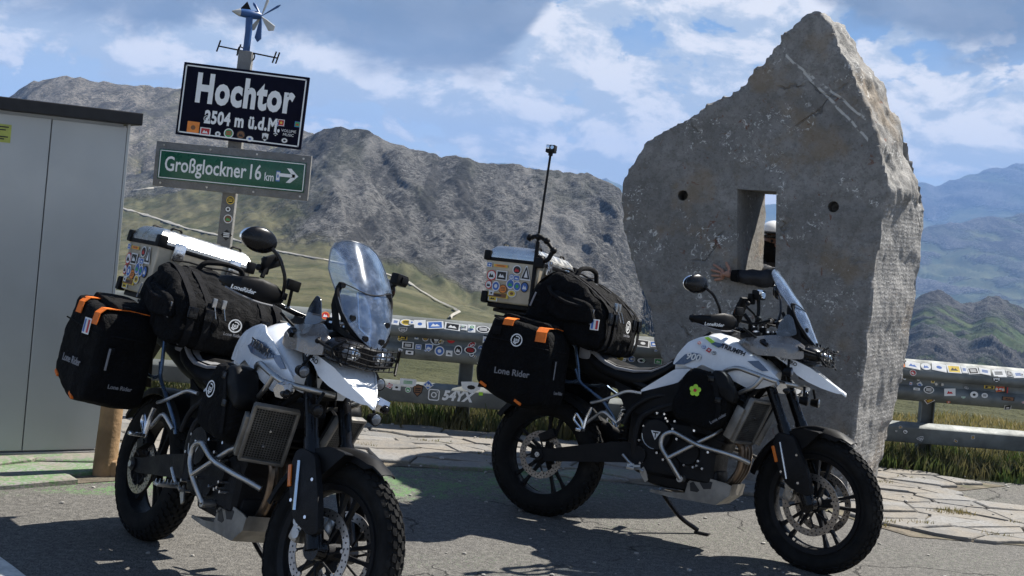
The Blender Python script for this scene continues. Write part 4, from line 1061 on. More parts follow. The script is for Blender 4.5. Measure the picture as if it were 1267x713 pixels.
def build_stub():
    b = ground(128, 588); root = empty('timber_post', loc=b); tag(root, 'weathered round timber post at the corner of the grey cabinet', 'post')
    bm = BM(); add_loft(bm, [[Vector((r * math.cos(a) * (1 + .05 * math.sin(3 * a)) + .03 * z, r * math.sin(a), z)) for a in np.linspace(0, 2 * PI, 18, endpoint=False)] for r, z in ((.067, -.05), (.066, .1), (.063, .3), (.062, .55), (.06, .68), (.05, .69))])
    obj('post', bm, M['wood'], root)
    bm = BM(); bmesh.ops.create_cube(bm, size=1)
    for v in bm.verts: v.co = Vector((v.co.x * .055 + .075 - (.02 if v.co.z > 0 else 0), v.co.y * .08, v.co.z * .1 + .045))
    bmesh.ops.bevel(bm, geom=list(bm.edges), offset=.008, segments=1, affect='EDGES')
    obj('wedge', bm, M['wood'], root)
build_stub()

def build_sign():
    Y = 8.9; P = at(303, 80, Y); Q = at(278, 300, Y); up = (P - Q).normalized(); bx = Q - up * (Q.z / up.z)
    a, b = at(217, 167, Y), at(373, 185, Y); r = (b - a).normalized(); r = Vector((r.x, 0, 0)).normalized() if True else r
    r = Vector((1, 0, (-.004)))
    root = empty('signpost', loc=bx); tag(root, 'timber signpost carrying a dark blue pass sign above a green direction sign', 'signpost')
    o = bx
    L_ = lambda p: p - o
    bm = BM(); add_box(bm, (0, 0, 0), (.10, .07, 2.72), .006); 
    R = up.to_track_quat('Z', 'Y').to_matrix()
    pm = Matrix.Translation(up * 1.36) @ Vector((0, 0, 1)).rotation_difference(up).to_matrix().to_4x4()
    obj('post', bm, M['signgrey'], root, pm)
    # pass sign
    c = [L_(at(x, y, Y - .075)) for x, y in ((217, 167), (373, 185), (383, 97), (229, 76))]
    cen = sum(c, Vector()) / 4; rt = ((c[1] - c[0]) + (c[2] - c[3])).normalized(); w = ((c[1] - c[0]).length + (c[2] - c[3]).length) / 2; uu = ((c[3] - c[0]) + (c[2] - c[1])).normalized(); hh = ((c[3] - c[0]).length + (c[2] - c[1]).length) / 2
    Mx = basis(cen, rt, uu)
    sg = obj('pass_sign', box((0, 0, 0), (w, hh, .03), .006), M['navy'], root, Mx)
    bm = BM()
    for s in (-1, 1):
        add_box(bm, (0, s * (hh / 2 - .022), .0165), (w - .036, .009, .003)); add_box(bm, (s * (w / 2 - .022), 0, .0165), (.009, hh - .036, .003))
    obj('white_border', bm, M['letter'], sg)
    k = w / 157.
    def sp(px, py, z=.0172):     # photo pixel to sign plane
        p = L_(at(px, py, Y - .09)) - cen; return Matrix.Translation((p.dot(rt), p.dot(Mx.col[1].to_3d()), z))
    text('lettering', 'Hochtor', .285, M['letter'], sg, sp(302.5, 117.5), .66, .0125, space=1.10)
    text('lettering', '2504 m ü.d.M.', .128, M['letter'], sg, sp(300, 151), .70, .005, space=1.07)
    for px, py, sh, wp, hp, cs in ((239, 158, 'rect', 15, 15, ('sticko', 'sticko', 'stickn')), (254, 163, 'rect', 13, 10, ('stickw', 'stickr', 'stickw')), (269.5, 166, 'round', 7, 6.5, ('stickw', 'stickw', 'stickb')), (283, 165, 'round', 12, 12, ('stickw', 'stickg', 'stickr')), (298, 167, 'round', 11, 11, ('stickb', 'stickn', 'stickb')),
                             (309, 172, 'round', 9, 7, ('stickw', 'stickw', 'sticku')), (328, 170, 'shield', 10, 13, ('stickb', 'stickw', 'stickb')), (352, 174, 'round', 9, 7, ('stickb', 'stickw', 'stickb')), (256, 147, 'round', 8, 8, ('stickw', 'stickb', 'stickw')), (348, 152, 'rect', 8, 8, ('stickw', 'stickr', 'sticky')), (343, 153.5, 'round', 5, 6, ('stickw', 'sticku', 'stickw')), (368, 154, 'rect', 7, 7, ('sticku', 'stickg', 'stickr')), (341, 166, 'diamond', 7, 6, ('stickb', 'stickw', 'stickb'))):
        sticker(sg, sp(px, py, .0152), sh, wp * k, hp * k, cs)
    text('lettering', 'VOLUME\nMUSIC', .028, M['letter'], sg, sp(357, 165, .0165))
    # green sign on its timber board
    c = [L_(at(x, y, Y - .07)) for x, y in ((187, 230), (380, 248), (387, 194), (197, 174))]
    cen = sum(c, Vector()) / 4; rt = ((c[1] - c[0]) + (c[2] - c[3])).normalized(); w = ((c[1] - c[0]).length + (c[2] - c[3]).length) / 2; uu = ((c[3] - c[0]) + (c[2] - c[1])).normalized(); hh = ((c[3] - c[0]).length + (c[2] - c[1]).length) / 2
    M2 = basis(cen, rt, uu); Mx = M2
    bd = obj('sign_board', box((0, 0, 0), (w, hh, .035), .005), M['signgrey'], root, M2)
    gw, gh = w * .945, hh * .66
    gp = obj('direction_panel', box((.0, 0, .0215), (gw, gh, .008), .002), M['green'], bd)
    bm = BM()
    for s in (-1, 1):
        add_box(bm, (0, s * (gh / 2 - .010), .0268), (gw - .012, .006, .003)); add_box(bm, (s * (gw / 2 - .010), 0, .0268), (.006, gh - .014, .003))
    obj('white_border', bm, M['letter'], bd)
    def sp(px, py, z=.0265):
        p = L_(at(px, py, Y - .095)) - cen; return Matrix.Translation((p.dot(rt), p.dot(Mx.col[1].to_3d()), z))
    text('lettering', 'Großglockner', .150, M['letter'], bd, sp(254, 208), .70, .002)
    text('lettering', '16', .152, M['letter'], bd, sp(315, 214), .68, .002)
    text('lettering', 'km', .085, M['letter'], bd, sp(333, 219.5), .68, .001)
    bm = BM(); z = .027
    for poly in ([(-.07, -.012), (.05, -.012), (.05, .012), (-.07, .012)], [(.075, 0), (.02, .052), (-.012, .052), (.032, .0), (-.012, -.052), (.02, -.052)]):
        A = [bm.verts.new((x, y, 0)) for x, y in poly]; B = [bm.verts.new((x, y, .002)) for x, y in poly]; bm.faces.new(B)
        for i in range(len(A)): bm.faces.new((A[i], A[(i + 1) % len(A)], B[(i + 1) % len(A)], B[i]))
    obj('arrow', bm, M['letter'], bd, sp(356.5, 217.5, .0262), smooth=0)
    sticker(bd, sp(344, 218, .0262), 'rect', 5 * k, 13 * k, ('sticku', 'stickw', 'sticku'))
    bm = BM()
    for x in (-.45, -.15, .15, .45): add_cyl(bm, (x * w, hh * .42, .017), (x * w, hh * .42, .022), .008, n=8); add_cyl(bm, (x * w, -hh * .42, .017), (x * w, -hh * .42, .022), .008, n=8)
    obj('screws', bm, M['steel'], bd)
    for px, py, sh, wp, cs in ((285, 248, 'round', 10, ('sticky', 'stickb', 'sticky')), (282, 259, 'round', 8, ('stickb', 'stickw', 'stickb')), (282, 271, 'round', 11, ('stickw', 'stickn', 'stickg')), (280, 291, 'diamond', 14, ('stickb', 'stickb', 'stickw'))):
        p = L_(at(px, py, Y - .04)); sticker(root, Matrix.Translation((p.x, -.0365, p.z)) @ Matrix.Rotation(PI / 2, 4, 'X'), sh, wp * k, wp * k, cs)
    # little wind wheel on its blue mast
    W_ = empty('wind_wheel', loc=at(303, 82, Y)); tag(W_, 'small blue and white model propeller weather vane on top of the signpost', 'weather vane')
    oo = at(303, 82, Y); q = lambda x, y, dy=0: at(x, y, Y + dy) - oo
    obj('mast', tube([q(302.5, 86), q(305, 60), q(307.5, 40), q(308.5, 22)], .026, 12, 0), M['bluep'], W_)
    bm = BM(); add_tube(bm, [q(270, 57), q(343, 72)], .006, 6, 0)
    for x, y in ((270, 57), (343, 72), (295, 62), (339, 71)): add_tube(bm, [q(x - 2, y + 7), q(x + 3, y - 7)], .006, 6, 0)
    add_tube(bm, [q(305, 62), q(296, 57), q(293, 67), q(302, 62)], .005, 6, .02); add_tube(bm, [q(309, 64), q(316, 68), q(313, 76), q(308, 70)], .005, 6, .02)
    obj('compass_arms', bm, M['black'], W_)
    bm = BM(); P0, P1 = q(288, 14, -.06), q(323, 20, .05); ax = (P1 - P0)
    rr = ((0, .004), (.12, .016), (.25, .028), (.6, .034), (.9, .03), (1, .02)); t, u, w2 = frame_of(ax)
    add_loft(bm, [[P0 + ax * s + (u * math.cos(a) + w2 * math.sin(a)) * r_ for a in np.linspace(0, 2 * PI, 14, endpoint=False)] for s, r_ in rr])
    obj('body', bm, M['bluep'], W_)
    bm = BM(); add_loft(bm, [[P0 + ax * s + (u * math.cos(a) + w2 * math.sin(a)) * (r_ + .002) for a in np.linspace(0, 2 * PI, 14, endpoint=False)] for s, r_ in ((-.02, .003), (.12, .016), (.25, .028))])
    obj('nose_cone', bm, M['whitep'], W_)
    def blade(tipx, tipy, wpx, dy):
        p0 = q(323, 20, .05); p1 = q(tipx, tipy, .05 + dy); d = (p1 - p0); s = d.cross(Vector((0, 1, 0))).normalized() * wpx * k
        bm = BM(); V0 = [p0, p0 + d * .35 + s * .5, p0 + d * .85 + s, p1, p0 + d * .85 - s, p0 + d * .35 - s * .5]
        A = [bm.verts.new(v) for v in V0]; B = [bm.verts.new(v + Vector((.004, .006, .0))) for v in V0]; bm.faces.new(A); bm.faces.new(B[::-1])
        for i in range(6): bm.faces.new((A[i], B[i], B[(i + 1) % 6], A[(i + 1) % 6]))
        return bm
    for tx, ty, w3, dy, mm in ((313, 3, 1.6, .02, 'bluep'), (332, -2, 1.5, .0, 'whitep'), (347, 6, 1.2, -.02, 'bluep'), (338, 38, 5, .03, 'whitep'), (318, 52, 4, .02, 'bluep'), (310, 38, 3, .03, 'whitep')): obj('blade', blade(tx, ty, w3, dy), M[mm], W_)
    bm = BM(); V0 = [q(296, 12), q(306, 2), q(312, 16)]; A = [bm.verts.new(v) for v in V0]; B = [bm.verts.new(v + Vector((0, .008, 0))) for v in V0]; bm.faces.new(A); bm.faces.new(B[::-1])
    for i in range(3): bm.faces.new((A[i], B[i], B[(i + 1) % 3], A[(i + 1) % 3]))
    obj('tail_fin', bm, M['black'], W_)
build_sign()

# ------------------------------------------------------------------ motorcycles
def bike_matrix(x, y, hd, lean):
    d = Vector((math.cos(hd), -math.sin(hd), 0)); left = Vector((math.sin(hd), math.cos(hd), 0))
    up = Vector((0, 0, 1)) * math.cos(lean) + left * math.sin(lean); lf = up.cross(d)
    return Matrix(((d.x, lf.x, up.x, x), (d.y, lf.y, up.y, y), (d.z, lf.z, up.z, 0), (0, 0, 0, 1)))
BR = bike_matrix(.3091, 6.9892, .4631, .1396)
BL = bike_matrix(-1.6354, 5.8247, .8674, .1617)
STEER_P = Vector((1.18, 0, 1.10)); STEER_U = Vector((-.395, 0, .918)).normalized()
def steer_m(a): return Matrix.Translation(STEER_P) @ Matrix.Rotation(a, 4, STEER_U) @ Matrix.Translation(-STEER_P)

def rounded(outline, r=.02, n=3):
    P = fillet([Vector((x, 0, z)) for x, z in outline] + [Vector((outline[0][0], 0, outline[0][1])), Vector((outline[1][0], 0, outline[1][1]))], r, n)
    P = P[1:-1]; out = []
    for p in P:
        if not out or (Vector((p.x, p.z)) - Vector(out[-1])).length > 1e-4: out.append((p.x, p.z))
    if (Vector(out[0]) - Vector(out[-1])).length < .004: out.pop()
    return out
def resample(outline, n):
    P = [Vector(p) for p in outline]; P.append(P[0]); L_ = [0]
    for a, b in zip(P, P[1:]): L_.append(L_[-1] + (b - a).length)
    out = []; k = 0
    for i in range(n):
        s = L_[-1] * i / n
        while L_[k + 1] < s: k += 1
        t = (s - L_[k]) / max(1e-9, L_[k + 1] - L_[k]); out.append(P[k].lerp(P[k + 1], t))
    return out
def softprism(outline, y0, y1, n=72, end=.03, bulge=.02, wr=.006, seed=0, sc=8, steps=10):
    """bag: outline in (x, z) swept sideways with rounded ends, slightly bulged and creased"""
    O = resample(rounded(outline, .035, 3), n); c = sum(O, Vector((0, 0))) / n; rings = []
    def ring(y, s, dy=0): return [Vector((c.x + (p.x - c.x) * s, y, c.y + (p.y - c.y) * s)) for p in O]
    sg = 1 if y1 > y0 else -1; T = []
    for s in (.05, .25, .5, .75, .90): T.append((y0 - sg * bulge * (1 - s * s), s))
    T.append((y0 + sg * end * .25, .97)); T.append((y0 + sg * end, 1.0))
    for i in range(1, steps): k = i / steps; T.append((y0 + sg * end + (y1 - y0 - 2 * sg * end) * k, 1 + .02 * math.sin(k * PI)))
    T.append((y1 - sg * end, 1.)); T.append((y1 - sg * end * .25, .97))
    for s in (.90, .75, .5, .25, .05): T.append((y1 + sg * bulge * (1 - s * s), s))
    bm = BM(); add_loft(bm, [ring(y, s) for y, s in T]); off = Vector((seed * 3.3, seed, seed * 2))
    bm.normal_update()
    for v in bm.verts:
        p = v.co * sc; v.co = v.co + v.normal * wr * (mnoise.noise(p + off) * 1.3 + .8 * mnoise.noise(p * 2.6 + off) + .35 * mnoise.noise(Vector((p.x * 6, p.y * 2, p.z * 6))))
    return bm
def ribbon(path, wv, th=.003):
    """flat webbing along a path; wv is the half-width vector"""
    bm = BM(); P = [Vector(p) for p in path]; wv = Vector(wv); R_ = []
    for i, p in enumerate(P):
        t = (P[min(i + 1, len(P) - 1)] - P[max(0, i - 1)]).normalized(); n = t.cross(wv).normalized() * th
        R_.append([bm.verts.new(q) for q in (p - wv, p + wv, p + wv + n, p - wv + n)])
    for a, b in zip(R_, R_[1:]):
        for k in range(4): j = (k + 1) % 4; bm.faces.new((a[k], a[j], b[j], b[k]))
    bm.faces.new(R_[0][::-1]); bm.faces.new(R_[-1]); return bm

def wheel(root, D, w, rimr, name, steer=None, M0=None, discs=(), seed=0):
    """wheel > tyre, rim, spokes, brake discs; local y is the axle"""
    def hub():
        bm = BM(); add_cyl(bm, (0, -.055, 0), (0, .055, 0), .045, n=20); add_cyl(bm, (0, -.085, 0), (0, .085, 0), .018, n=14); return bm
    W_ = obj(name, hub, M['matte'], root, M0, key=name)
    def tyre():
        r = w / 2; R = D / 2 - r * .92; prof = []
        for i in range(22):
            a = -2.35 + 4.7 * i / 21; prof.append((R + r * .92 * math.cos(a), r * math.sin(a)))
        prof += [(rimr + .012, r * .62), (rimr + .012, -r * .62)]
        bm = lathe_ring(prof, 84)
        for f in bm.faces: f.smooth = True
        rows = ((-.95, 0), (-.55, .5), (-.18, 0), (.18, .5), (.55, 0), (.95, .5)) if w < .12 else ((-1.0, 0), (-.68, .5), (-.36, 0), (-.1, .5), (.1, 0), (.36, .5), (.68, 0), (1.0, .5))
        n = 46
        for ph, off in rows:
            for i in range(n):
                a = 2 * PI * (i + off) / n; rad = Vector((math.cos(a), 0, math.sin(a))); tan = Vector((-math.sin(a), 0, math.cos(a)))
                nr = rad * math.cos(ph) + Vector((0, math.sin(ph), 0)); la = tan.cross(nr)
                c = rad * R + nr * (r * (.92 if abs(ph) < .3 else .97) + .0005); s_ = .0165; l_ = w * .105; hgt = .0065
                # skewed hexagonal block
                ptsb = [(-s_, -l_ * .7), (0, -l_), (s_, -l_ * .7), (s_, l_ * .7), (0, l_), (-s_, l_ * .7)]
                A = [bm.verts.new(c + tan * (x + y * .25 * (1 if ph > 0 else -1)) + la * y - nr * .004) for x, y in ptsb]; B = [bm.verts.new(c + tan * (x * .88 + y * .25 * (1 if ph > 0 else -1)) + la * y * .88 + nr * hgt * (1 if abs(ph) < .8 else .7)) for x, y in ptsb]
                bm.faces.new(B)
                for k in range(6): bm.faces.new((A[k], A[(k + 1) % 6], B[(k + 1) % 6], B[k]))
        return bm
    obj('tyre', tyre, M['tyre'], W_, key=name + 'tyre', smooth=30)
    def rim():
        h = w * .33; return lathe_ring([(rimr - .012, -.02), (rimr - .006, -h), (rimr + .018, -h - .008), (rimr + .022, -h + .004), (rimr + .008, -h * .55), (rimr + .004, 0), (rimr + .008, h * .55), (rimr + .022, h - .004), (rimr + .018, h + .008), (rimr - .006, h), (rimr - .012, .02)], 72)
    obj('rim', rim, M['matte'], W_, key=name + 'rim')
    def spoke():
        bm = BM()
        for s in (-1, 1):
            add_loft(bm, [[Vector((x_ * 1., 0, 0)) + Vector((0, y_, z_)) for y_, z_ in ((-b, -c), (b, -c), (b, c), (-b, c))] for x_, b, c in ((.035, .020, .013), (.10, .013, .008), (.18, .011, .007), (rimr - .006, .017, .012))])
            break
        return bm
    for i in range(10):
        a = 2 * PI * (i // 2) / 5 + (.16 if i % 2 else -.16) + .2
        obj('spoke', spoke, M['matte'], W_, Matrix.Rotation(-a, 4, 'Y'), key=name + 'spoke')
    for yd, rd in discs:
        def disc():
            bm = lathe_ring([(rd - .034, -.002), (rd, -.002), (rd, .002), (rd - .034, .002)], 64)
            for i in range(40):
                a = 2 * PI * i / 40
                for k_, rr_ in enumerate((rd - .008, rd - .018, rd - .027)):
                    if (i + k_) % 2: continue
                    add_cyl(bm, (rr_ * math.cos(a), -.0025, rr_ * math.sin(a)), (rr_ * math.cos(a), .0025, rr_ * math.sin(a)), .0042, n=7, mi=1)
            for i in range(8):
                a = 2 * PI * i / 8; add_tube(bm, [(.05 * math.cos(a), 0, .05 * math.sin(a)), ((rd - .03) * math.cos(a + .25), 0, (rd - .03) * math.sin(a + .25))], .005, 6, 0, mi=2)
                add_cyl(bm, ((rd - .036) * math.cos(a + .25), -.005, (rd - .036) * math.sin(a + .25)), ((rd - .036) * math.cos(a + .25), .005, (rd - .036) * math.sin(a + .25)), .008, n=8, mi=0)
            return bm
        obj('brake_disc', disc, [M['disc'], M['stickb'], M['matte']], W_, Matrix.Translation((0, yd, 0)), key='disc%.3f' % rd, smooth=30)
    return W_

def tank_y(x, z): return max(.02, .198 * (1 - ((x - 1.13) / .60) ** 2 * .55) - 3.6 * max(0, z - 1.03) ** 2 - .5 * max(0, .93 - z))

def make_bike(Mx, steer, label, which):
    root = empty('motorcycle', Mx); tag(root, label, 'motorcycle', 'adventure motorcycles on the car park')
    SM = steer_m(steer); SCM = Matrix.Translation((.015, .035, .008)) if which == 'L' else None
    P = lambda name, bm, mat, parent=root, M_=None, **k: obj(name, bm, M[mat] if isinstance(mat, str) else [M[q] for q in mat], parent, M_, key=k.pop('key', None), **k)
    def sides(name, f, mat, key, M_=None):
        out = []
        for s in (-1, 1): out.append(P(name, (lambda s=s: f(s)), mat, M_=M_, key='%s%d' % (key, s)))
        return out
    wheel(root, .68, .150, .232, 'rear_wheel', M0=Matrix.Translation((0, 0, .34)), discs=((-.088, .135),))
    wheel(root, .70, .095, .238, 'front_wheel', M0=SM @ Matrix.Translation((1.56, 0, .35)), discs=((-.068, .16), (.068, .16)))
    # ---- fork, fender, guards (turn with the bars)
    def fork(s):
        bm = BM(); y = s * .098
        add_cyl(bm, (1.185, y, 1.14), (1.40, y, .70), .028, n=18); add_cyl(bm, (1.38, y, .74), (1.565, y, .35), .033, .036, n=18)
        add_cyl(bm, (1.56, y * 1.15, .35), (1.56, y * .55, .35), .04, n=16); return bm
    sides('fork_leg', fork, 'gloss', 'fork', SM)
    def guard(s):
        bm = prism(rounded([(1.355, .66), (1.38, .70), (1.47, .69), (1.56, .53), (1.605, .42), (1.56, .40), (1.455, .435), (1.38, .55)], .02), s * .115, s * .146, .006); return bm
    for g_ in sides('fork_guard', guard, 'matte', 'fguard', SM): 
        s = -1 if g_.data.vertices[0].co.y < 0 else 1
        P('reflector', (lambda s=s: box((1.375, s * .150, .585), (.018, .008, .085), .004, Matrix.Rotation(-.35, 3, 'Y'))), 'amber', g_, key='refl%d' % s)
        P('guard_rod', (lambda s=s: tube([(1.40, s * .15, .65), (1.455, s * .152, .47)], .007, 8)), 'bright', g_, key='grod%d' % s)
        def bl(s=s):
            bm = BM()
            for x, z in ((1.50, .60), (1.52, .46), (1.42, .50)): add_cyl(bm, (x, s * .145, z), (x, s * .152, z), .007, n=8)
            return bm
        P('bolts', bl, 'bright', g_, key='gb%d' % s, kind='stuff')
    def caliper(s):
        bm = BM(); add_box(bm, (1.455, s * .082, .41), (.05, .06, .12), .012, Matrix.Rotation(.25, 3, 'Y')); add_cyl(bm, (1.45, s * .11, .43), (1.45, s * .118, .43), .02, n=14); add_cyl(bm, (1.46, s * .11, .385), (1.46, s * .118, .385), .02, n=14); return bm
    sides('brake_caliper', caliper, 'steel', 'cal', SM)
    def fender():
        bm = BM(); R0 = .388; C_ = Vector((1.56, 0, .35)); rings = []
        for i in range(26):
            t = i / 25; a = math.radians(62 + (165 - 62) * t); hw = .040 + .026 * math.sin(min(1, t * 2.2) * PI / 2); ring = []
            for yy, dr in ((-1, -.035), (-.95, -.012), (-.6, .006), (0, .012), (.6, .006), (.95, -.012), (1, -.035), (.9, -.038), (.55, -.004), (0, .004), (-.55, -.004), (-.9, -.038)):
                r_ = R0 + dr * (1 if t > .08 else .3); ring.append(C_ + Vector((r_ * math.cos(a), yy * hw, r_ * math.sin(a))))
            rings.append(ring)
        add_loft(bm, rings)
        for s in (-1, 1): add_prism(bm, rounded([(1.36, .62), (1.40, .70), (1.50, .735), (1.60, .73), (1.52, .64), (1.45, .58)], .015), s * .066, s * .112)
        return bm
    P('front_fender', fender, 'black', M_=SM, key='fender')
    # ---- bars, hand guards, mirrors
    def bars():
        bm = BM(); add_tube(bm, [(.985, -.40, 1.245), (1.03, -.27, 1.235), (1.10, -.12, 1.20), (1.13, 0, 1.195), (1.10, .12, 1.20), (1.03, .27, 1.235), (.985, .40, 1.245)], .0125, 12, .06); return bm
    hb_ = P('handlebar', bars, 'gloss', M_=SM, key='bars')
    def grip(s):
        bm = BM(); add_cyl(bm, (1.025, s * .28, 1.235), (.98, s * .41, 1.246), .0185, n=16); add_cyl(bm, (.98, s * .41, 1.246), (.976, s * .425, 1.247), .022, n=16)
        add_box(bm, (1.03, s * .255, 1.235), (.05, .05, .045), .01); return bm
    for s in (-1, 1): P('grip', (lambda s=s: grip(s)), 'black', hb_, key='grip%d' % s)
    def lever(s):
        bm = BM(); add_tube(bm, [(1.05, s * .24, 1.235), (1.085, s * .26, 1.232), (1.065, s * .40, 1.232)], .006, 8, .015); return bm
    for s in (-1, 1): P('lever', (lambda s=s: lever(s)), 'matte', hb_, key='lev%d' % s)
    def hguard(s):
        bm = BM(); rings = []
        for t, x, y, z, h in ((0, .965, .435, 1.248, .014), (.15, 1.02, .445, 1.243, .022), (.35, 1.085, .425, 1.236, .036), (.6, 1.125, .36, 1.236, .046), (.8, 1.135, .29, 1.236, .040), (1, 1.125, .235, 1.236, .022)):
            c = Vector((x, s * y, z)); 
            n_ = Vector((math.cos(1.35 * (1 - t) + .0), s * math.sin(1.35 * (1 - t)), 0))
            ring = []
            for i in range(16):
                a = 2 * PI * i / 16; ring.append(c + Vector((0, 0, math.sin(a) * h + h * .18)) + n_ * math.cos(a) * .013)
            rings.append(ring)
        return add_loft(bm, rings)
    for g_ in sides('hand_guard', hguard, 'black', 'hguard', SM):
        s = -1 if sum(v.co.y for v in g_.data.vertices) < 0 else 1
        P('guard_edge', (lambda s=s: tube([(1.03, s * .452, 1.222), (1.10, s * .43, 1.206), (1.138, s * .36, 1.196), (1.145, s * .29, 1.20)], .004, 6, .03)), 'greycloth', g_, key='gedge%d' % s)
        a, b = Vector((1.055, s * .457, 1.222)), Vector((1.145, s * .385, 1.222))
        if s < 0: text('lettering', 'LoneRider', .024, M['letter'], g_, basis((a + b) / 2 + Vector((.012, s * .008, .006)), b - a, (0, 0, 1)), 1, .0006, shear=.15)
        else: text('lettering', 'LoneRider', .024, M['letter'], g_, basis((a + b) / 2 + Vector((.012, s * .008, .006)), a - b, (0, 0, 1)), 1, .0006, shear=.15)
    def mirror(s):
        bm = BM(); add_tube(bm, [(1.075, s * .315, 1.245), (1.085, s * .335, 1.31), (1.055, s * .37, 1.385), (1.02, s * .40, 1.415)], .0075, 9, .03); add_box(bm, (1.075, s * .315, 1.24), (.03, .03, .03), .006)
        add_sphere(bm, (1.0, s * .45, 1.43), 1, (.026, .078, .052), 26, 16, R=Matrix.Rotation(s * .25, 3, 'Z'))
        return bm
    for s in (-1, 1):
        MM = SM @ Matrix.Translation((.06, .07, .01)) if which == 'L' and s < 0 else SM
        mm = P('mirror', (lambda s=s: mirror(s)), 'gloss', M_=MM, key='mirror%d' % s)
        P('mirror_glass', (lambda s=s: add_sphere(BM(), (.976, s * .455, 1.43), 1, (.006, .070, .045), 22, 12, R=Matrix.Rotation(s * .25, 3, 'Z'))), 'chrome', mm, key='mglass%d' % s)
    # clamp, phone holder, action camera, indicator
    def clamp():
        bm = BM(); add_box(bm, (1.135, 0, 1.175), (.09, .24, .035), .01); add_cyl(bm, (1.20, 0, 1.14), (1.195, 0, 1.20), .03, n=16)
        for s in (-1, 1): add_cyl(bm, (1.135, s * .05, 1.17), (1.135, s * .05, 1.225), .022, n=12)
        for s in (-1, 1): add_cyl(bm, (1.18, s * .1, 1.14), (1.175, s * .1, 1.20), .03, n=14)
        return bm
    P('fork_clamp', clamp, 'matte', M_=SM, key='clamp')
    def cbolts():
        bm = BM()
        for s in (-1, 1):
            add_cyl(bm, (1.175, s * .1, 1.20), (1.174, s * .1, 1.208), .019, n=12); add_cyl(bm, (1.135, s * .05, 1.225), (1.135, s * .05, 1.229), .012, n=8)
        add_cyl(bm, (1.197, 0, 1.20), (1.196, 0, 1.21), .016, n=8); add_box(bm, (1.08, -.16, 1.215), (.03, .03, .012), .004)
        return bm
    P('clamp_bolts', cbolts, 'bright', M_=SM, key='cbolts', kind='stuff')
    if which == 'R':
        ph = P('phone_holder', lambda: add_tube(add_box(add_box(BM(), (1.07, -.10, 1.31), (.022, .085, .15), .008, Matrix.Rotation(.35, 3, 'Y')), (1.055, -.10, 1.31), (.014, .055, .09), .006, Matrix.Rotation(.35, 3, 'Y')), [(1.09, -.09, 1.29), (1.12, -.07, 1.25), (1.12, -.06, 1.20)], .011, 8), 'black', M_=SM)
        cm = P('action_camera', lambda: add_tube(add_box(add_box(BM(), (1.13, -.02, 1.40), (.05, .07, .055), .008), (1.105, -.05, 1.375), (.03, .04, .06), .006), [(1.13, -.02, 1.38), (1.14, -.02, 1.31), (1.13, -.03, 1.21)], .010, 8), 'black', M_=SM)
        P('camera_lens', lambda: add_cyl(add_box(BM(), (1.15, -.045, 1.415), (.03, .018, .03), .006), (1.155, -.03, 1.40), (1.168, -.03, 1.40), .017, n=16), 'bright', cm)
        P('knobs', lambda: add_sphere(add_sphere(add_tube(add_tube(BM(), [(1.08, -.10, 1.25), (1.14, -.06, 1.24), (1.20, 0, 1.27)], .008, 8), [(1.10, .03, 1.21), (1.13, -.02, 1.28), (1.10, -.09, 1.33)], .006, 8), (1.16, -.05, 1.27), .016), (1.12, -.11, 1.35), .013), 'matte', M_=SM, kind='stuff')
    else:
        ph = P('phone_holder', lambda: add_tube(add_box(add_box(BM(), (1.07, -.30, 1.37), (.022, .085, .055), .008, Matrix.Rotation(.5, 3, 'X')), (1.055, -.31, 1.35), (.02, .04, .07), .006), [(1.08, -.33, 1.30), (1.07, -.315, 1.35)], .010, 8), 'black', M_=SM)
        P('knobs', lambda: add_sphere(add_sphere(BM(), (1.06, -.345, 1.335), .014), (1.08, -.285, 1.39), .011), 'matte', M_=SM, kind='stuff')
        P('action_camera', lambda: add_tube(add_box(add_box(BM(), (1.21, .30, 1.47), (.045, .07, .05), .008), (1.235, .31, 1.47), (.01, .04, .03), .003), [(1.20, .30, 1.45), (1.12, .27, 1.36), (1.06, .26, 1.24)], .009, 8), 'black', M_=SM)
    def ind(s):
        bm = BM(); add_box(bm, (1.115, s * .19, 1.305), (.018, .07, .045), .006); add_tube(bm, [(1.10, s * .17, 1.22), (1.11, s * .185, 1.285)], .007, 7); return bm
    for s in (-1,):
        ii = P('brake_reservoir', (lambda s=s: ind(s)), 'black', M_=SM, key='resv%d' % s)
        P('fluid_window', (lambda s=s: add_box(BM(), (1.103, s * .19, 1.302), (.004, .05, .026), .0015)), 'amber', ii, key='resw%d' % s)
    # ---- frame, engine, swing arm
    def frame():
        bm = BM()
        for s in (-1, 1):
            add_tube(bm, [(1.21, s * .05, 1.02), (1.05, s * .13, .86), (.80, s * .15, .755), (.67, s * .16, .70), (.594, s * .17, .65), (.575, s * .17, .55), (.58, s * .15, .40)], .019, 10, .05)
            add_tube(bm, [(1.21, s * .05, .92), (1.10, s * .12, .78), (.95, s * .15, .74)], .016, 9, .05)
            add_tube(bm, [(.80, s * .14, .80), (.635, s * .17, .765), (.53, s * .18, .68), (.50, s * .18, .59)], .014, 9, .05)
            add_tube(bm, [(.70, s * .13, .78), (.30, s * .12, .88), (-.15, s * .11, .96)], .016, 9, .05)
        add_cyl(bm, (1.24, 0, 1.06), (1.30, 0, .90), .045, n=16)
        return bm
    P('frame', frame, 'matte', key='frame')
